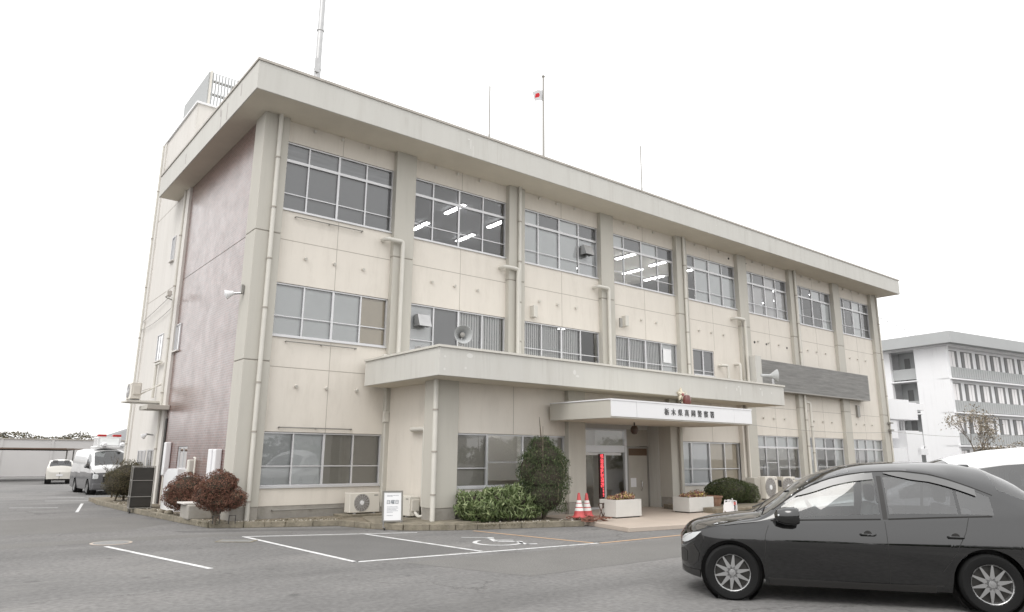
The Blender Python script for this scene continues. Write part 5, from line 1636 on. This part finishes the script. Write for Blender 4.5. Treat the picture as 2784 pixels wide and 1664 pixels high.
# ---- white tall car parked behind it
cs = make_car(dict(
    name='white_car', label='white tall car parked behind the black saloon, only its roof showing', cat='car', L=4.7, W=.89, loc=(5.36, -11.13, 0), rz=math.atan2(-.806, .593),
    paint=M['carwhite'], axles=(.9, 3.65), wheel_r=.34, arch=.06, sill=.24, hg=.5, wrail=.76,
    top=[(0, .70), (.05, .84), (.2, .96), (.5, 1.03), (1.0, 1.10), (1.25, 1.16), (1.7, 1.40), (2.1, 1.58), (2.5, 1.70), (3.0, 1.80), (3.6, 1.86), (4.0, 1.86), (4.3, 1.80), (4.55, 1.6), (4.66, 1.2), (4.7, .9)],
    belt=[(0, .66), (.1, .82), (.5, .96), (1.2, 1.05), (3, 1.10), (4.4, 1.16), (4.7, .85)],
    rail=[(0, .67), (.1, .83), (.5, .98), (1.0, 1.06), (1.25, 1.11), (1.7, 1.30), (2.1, 1.45), (2.5, 1.56), (3.0, 1.65), (3.8, 1.72), (4.3, 1.66), (4.55, 1.46), (4.7, .88)],
    ws=(1.22, 2.35), rw=(4.35, 4.6), side_glass=[(1.55, 2.55, 'carglass'), (2.65, 3.5, 'privglass'), (3.58, 4.3, 'privglass')], nose_r=.7, tail_r=.3))
mirrors(cs[0], 1.55, .89, 1.02, M['carwhite'], 1.0, sgs=(1,))
cs[2]('headlight', [(.06, .74), (.2, .76), (.4, .82)], [(.06, .82), (.2, .88), (.45, .92)], M['lens'])

# ---- police van on the far left
VP = dict(
    name='police_van', label='white over charcoal police van with red lights on a raised roof box', cat='van', L=4.25, W=.76, loc=(.22, 15.75, 0), rz=R(93),
    paint=M['carwhite'], paint2=M['cargrey'], axles=(.62, 3.0), wheel_r=.29, arch=.05, sill=.2, hg=.6, wrail=.84, crown=.6, two_tone=lambda x: .86,
    top=[(0, .62), (.05, .98), (.12, 1.08), (.35, 1.22), (.9, 1.72), (1.1, 1.80), (1.6, 1.84), (4.0, 1.84), (4.2, 1.7), (4.25, 1.0)],
    belt=[(0, .60), (.05, .93), (.12, 1.0), (.4, 1.04), (4.1, 1.05), (4.25, .95)],
    rail=[(0, .61), (.05, .95), (.12, 1.04), (.35, 1.12), (.9, 1.58), (1.1, 1.68), (1.6, 1.74), (4.0, 1.74), (4.2, 1.6), (4.25, .97)],
    ws=(.30, .98), rw=(4.1, 4.2), side_glass=[(.62, 1.35, 'privglass')], nose_r=.16, nose_p=2.4, tail_r=.2, light_seats=True, interior=True,
    prof=[(.15, .93), (.35, .98), (.6, 1.0), (.9, 1.0), (1.1, .98), (1.3, .96)])
vr, vspt, vpatch, vseam = make_car(VP)
ub = MB(); ub.box((1.0, -.52, 1.84), (2.1, .52, 1.93)); ub.box((1.25, -.45, 1.93), (2.0, .45, 2.33)); ub.build('roof_box', M['carwhite'], vr, bevel=.03)
MB().box((1.235, -.36, 1.99), (1.249, .36, 2.26)).build('roof_box_window', M['frost'], vr, bevel=.01)
for sg in (-1, 1):
    MB().box((1.3, min(sg * .12, sg * .45), 2.335), (1.5, max(sg * .12, sg * .45), 2.43)).build('red_light', M['redlamp'], vr, bevel=.02)
    MB().lathe([(0, .12), (.06, .12), (.10, .06), (.10, .0), (.04, -.08)], (1.0, sg * .34 - .1, 2.0), axis=(-1, 0, 0), n=18).build('roof_speaker', M['white'], vr, smooth=True)
    MB().box((.03, min(sg * .42, sg * .70), .62), (.16, max(sg * .42, sg * .70), .82)).build('headlight', M['lens'], vr, bevel=.03)
    v = MB(); v.face([(-.012, sg * .38, .80), (-.012, sg * .30, .80), (-.012, sg * .16, .55), (-.012, sg * .22, .55)]); v.box((-.03, min(sg * .28, sg * .36), .72), (0, max(sg * .28, sg * .36), .80)); v.build('grille_trim', M['chrome'], vr)
MB().box((-.015, -.34, .50), (.08, .34, .80)).build('grille', M['plastic'], vr, bevel=.01)
MB().box((-.02, -.70, .22), (.14, .70, .46)).build('bumper', M['cargrey'], vr, bevel=.04)
mirrors(vr, .55, .76, 1.12, M['plastic'], .9)
for xx_ in (1.35, 2.3): vseam([(xx_, .3), (xx_, 1.05)])
cs = make_car(dict(
    name='small_car', label='small pale hatchback seen from behind left of the police van', cat='car', L=3.05, W=.64, loc=(.18, 31.3, 0), rz=R(-96),
    paint=M['carpearl'], axles=(.5, 2.5), wheel_r=.25, arch=.05, sill=.2, hg=.42, wrail=.80,
    top=[(0, .6), (.1, .78), (.5, .88), (.9, 1.2), (1.2, 1.30), (2.4, 1.30), (2.75, 1.2), (2.95, .95), (3.05, .6)],
    belt=[(0, .55), (.1, .74), (.5, .84), (2.6, .88), (2.95, .80), (3.05, .55)],
    rail=[(0, .56), (.1, .76), (.5, .86), (.9, 1.12), (1.2, 1.22), (2.4, 1.22), (2.75, 1.12), (2.95, .88), (3.05, .57)],
    ws=(.5, 1.0), rw=(2.62, 2.93), side_glass=[(.75, 1.5, 'carglass'), (1.58, 2.4, 'privglass')], nose_r=.3, tail_r=.2, tail_p=3.5))
cs[2]('tail_lamp', [(2.86, .55), (2.93, .55)], [(2.84, .78), (2.90, .78)], M['redlamp'])
MB().box((3.02, -.15, .42), (3.06, .15, .52)).build('number_plate', M['paper'], cs[0])

# =================================================================== BACKGROUND
# long pale boundary wall, carport, roofs beyond
wl = MB(); wl.box((-60, 44, 0), (14, 44.4, 2.55)); wl.box((-60, 43.95, 2.55), (14, 44.45, 2.62), 1)
for i in range(24): wl.box((-60 + i * 3.05, 43.96, 0), (-59.85 + i * 3.05, 44, 2.54), 0)
tag(wl.build('boundary_wall', [M['palewall'], M['coping']]), 'long pale wall behind the carport and the small car', 'wall')
cpn = thing('carport', 'brown roofed open carport in front of the pale wall', 'carport', (-3.4, 33.0, 0))
m_ = MB(); m_.face([(-6, 0, 1.80), (4.0, 0, 1.76), (5.6, 5, 1.9), (-6, 5, 1.98)]); m_.prism([(-6, 0), (4.0, -.0), (5.6, 5), (-6, 5)], 1.84, 1.92); m_.build('roof', M['brownroof'], cpn)
for x, y in ((-2, .4), (4.2, 1.2), (5.0, 4.6), (-2, 4.6)): MB().tube([(x, y, 0), (x, y, 1.83)], .04, 8).build('post', M['aludark'], cpn)
bh = MB(); bh.box((4.6, 8, 0), (10, 12, 1.5))


def house(x, y, wx, wy, hw, hr, label, rz=0, group='low houses beyond the pale wall'):
    h = thing('house', label, 'house', (x, y, 0), rz, group=group)
    m_ = MB(); m_.box((-wx / 2, -wy / 2, 0), (wx / 2, wy / 2, hw)); m_.build('wall', M['palewall'], h)
    m_ = MB(); e = .5
    A, Bq, Cq, Dq = (-wx / 2 - e, -wy / 2 - e, hw), (wx / 2 + e, -wy / 2 - e, hw), (wx / 2 + e, wy / 2 + e, hw), (-wx / 2 - e, wy / 2 + e, hw)
    r1, r2 = (-wx / 4, 0, hw + hr), (wx / 4, 0, hw + hr)
    m_.face([A, Bq, r2, r1]); m_.face([Bq, Cq, r2]); m_.face([Cq, Dq, r1, r2]); m_.face([Dq, A, r1]); m_.face([Dq, Cq, Bq, A])
    m_.build('roof', M['roofgrey'], h)
    m_ = MB()
    for k in (-1, 1): m_.box((k * wx * .25 - .6, -wy / 2 - .03, .9), (k * wx * .25 + .6, -wy / 2 + .02, 1.9))
    m_.build('window', M['aludark'], h)
    return h


house(-14.5, 70, 9, 8, 2.6, 2.3, 'low grey roofed house at the far left edge')
house(14.2, 66, 14, 9, 2.7, 1.8, 'low grey roofed house just left of the stair tower')
tl_ = leaves([(-8 + i * 1.6, 60, 2.6 + .25 * math.sin(i * 1.7), 1.5, 1.2, .7) for i in range(9)], 9000, .16, .1, 61)
tag(tl_.build('distant_shrubbery', M['l_box']), kind='stuff')
um = thing('utility_mast', 'thin distant mast above the pale wall', 'mast', (-6.8, 80, 0))
MB().tube([(0, 0, 0), (0, 0, 10.5)], [.09, .04], 8).build('pole', M['apt'], um)
m_ = MB(); m_.box((-.35, -.05, 6.6), (.35, .05, 6.9)); m_.box((.6, -.1, 5.5), (1.0, .1, 6.0)); m_.tube([(0, 0, 5.7), (.7, 0, 5.7)], .04, 6); m_.build('fitting', M['steel'], um)

# added unseen behind the camera, only for glass and car paint to mirror
house(-28, -62, 16, 9, 3.4, 2.2, 'plain low house added behind the viewer for reflections', group='houses added out of view for reflections')
house(2, -66, 18, 9, 5.2, 2.0, 'two storey house added behind the viewer for reflections', group='houses added out of view for reflections')
house(34, -60, 16, 9, 3.6, 2.2, 'wide low house added to the right behind the viewer for reflections', group='houses added out of view for reflections')
rt = leaves([(-60 + i * 7.5, -52 + 3 * math.sin(i), 1.6, 4.2, 2, 1.7 + .8 * math.sin(i * 2.3)) for i in range(18)], 9000, .6, .4, 63)
tag(rt.build('reflection_shrubbery', M['l_dark']), kind='stuff')  # unseen shrub row, added as something to mirror

# ---- white apartment block on the right
A_ = Vector((.161, .988, 0)).normalized(); B_ = Vector((.988, -.161, 0)).normalized()
ang = math.atan2(B_.y, B_.x)
Wc = Vector((52.82, 3.70, 0)) + A_ * -.16 + B_ * .8
ap = thing('apartment_block', 'white four storey apartment block with grey roof band right of the station', 'apartment block', (Wc.x, Wc.y, 0), ang)
# local: x along the balcony front, y along the end wall (away)
Z_ = [.25, 2.7, 5.15, 7.7, 10.2]
m_ = MB()
YR0, YR1, YE = 2.55, 4.60, 5.35
m_.box((0, 0, 0), (.3, YR0, 10.2)); m_.box((0, YR1, 0), (.3, YE, 10.2)); m_.box((0, YE, 0), (30, YE + 6, 10.2))
m_.box((1.5, 0.35, 0), (30, YE, 10.2)); m_.box((.3, .35, 0), (1.5, YR0, 10.2))
m_.build('wall', M['apt'], ap)
m_ = MB(); m_.box((-.85, -.85, 10.2), (30.5, YE + 6.5, 11.06)); m_.build('roof_band', M['aptgrey'], ap)
MB().box((-.3, -.3, 10.12), (30.3, YE + 6.3, 10.197)).build('eaves_line', M['apt'], ap)
for i in range(4):
    z0, z1 = Z_[i], Z_[i + 1]
    # end wall landing: back wall, slab edge, parapet
    m_ = MB(); m_.box((1.2, YR0, z0 + .1), (1.35, YR1, z1)); m_.box((.3, YR0, z0 + .1), (1.2, YR0 + .05, z1)); m_.box((.22, YR0 + .05, z0 + .1), (.3, YR1, z0 + .95), 0)
    m_.build('landing_wall', M['aptgrey'], ap)
    MB().box((-.04, YR0 - .1, z1 - .12), (1.3, YR1 + .1, z1 - .02)).build('landing_slab', M['apt'], ap)
    d = MB(); d.box((1.16, YR0 + 1.1, z0 + .12), (1.19, YR0 + 1.55, z0 + 1.9)); d.build('door', M['aptdark'], ap)
    v = MB()
    for k in range(6): v.box((.9, YR0 + .06, z0 + 1.0 + k * .2), (1.1, YR0 + .09, z0 + 1.1 + k * .2))
    v.build('stair_treads', M['apt'], ap)
    # balcony front: slab, parapet ribs, windows
    MB().box((.0, -.12, z1 - .14), (30, .95, z1 - .03)).build('balcony_slab', M['apt'], ap)
    par = MB(); par.box((.3, -.02, z0 + .02), (30, .06, z0 + .82))
    for k in range(90): par.box((.34 + k * .33, -.05, z0 + .06), (.40 + k * .33, -.022, z0 + .80))
    par.build('balcony_parapet', M['aptgrey'], ap)
    x = .15
    k = 0
    while x < 28:
        f = MB(); f.box((x + .25, .29, z0 + .82), (x + 1.75, .348, z1 - .35)); fo = f.build('window', M['aptdark'], ap)
        q = MB()
        for t in (.62, 1.02): q.box((x + t, .27, z0 + .88), (x + t + .34, .288, z1 - .42))
        q.build('curtain', M['curtain'], fo)
        x += 2.1; k += 1
an = thing('tv_aerial', 'thin television aerial on the apartment roof', 'aerial', (Wc.x + 1.0, Wc.y + 3.2, 11.0))
m_ = MB(); m_.tube([(0, 0, 0), (0, 0, 1.0)], .03, 6); m_.tube([(-2.2, 1.2, 1.9), (0, 0, .9), (1.6, -.8, .1)], .025, 6)
for k in range(6): m_.tube([(-1.8 + k * .5, 1.0 - k * .27 - .3, 1.72 - k * .26), (-1.8 + k * .5, 1.0 - k * .27 + .3, 1.72 - k * .26)], .015, 5)
m_.build('aerial_frame', M['alu'], an)

# white stepped outside stairs between the station and the block
stp = thing('outside_staircase', 'white panelled outside staircase between the station and the apartment block', 'staircase', (41.2, 3.4, 0), R(-12))
for (x0, y0, z0, x1, y1, z1) in ((-.3, -.8, 4.1, 2.0, .6, 5.35), (2.0, -.7, 4.1, 2.9, .5, 5.2), (2.9, -.7, 4.75, 3.7, .4, 5.15), (-.2, -.7, 2.9, .75, .5, 4.0), (-.3, -.8, 0.35, 1.6, .6, 2.3), (1.25, -.9, .9, 2.5, .5, 3.4), (2.5, -.8, 2.2, 3.0, .4, 3.35), (2.2, -.9, 1.9, 3.2, .3, 2.3)):
    MB().box((x0, y0, z0), (x1, y1, z1)).build('stair_panel', M['apt'], stp)
m_ = MB()
for x in (.55, 2.3): m_.tube([(x, 0, 0), (x, 0, 5.2)], .11, 8)
m_.build('post', M['steel'], stp)
lw = MB(); lw.box((38.5, -1.4, 0), (47, -1.2, 1.35)); lw.box((38.4, -1.45, 1.35), (47, -1.15, 1.42), 1)
tag(lw.build('low_block_wall', [M['dado'], M['coping']]), 'low grey block wall below the outside staircase', 'wall')
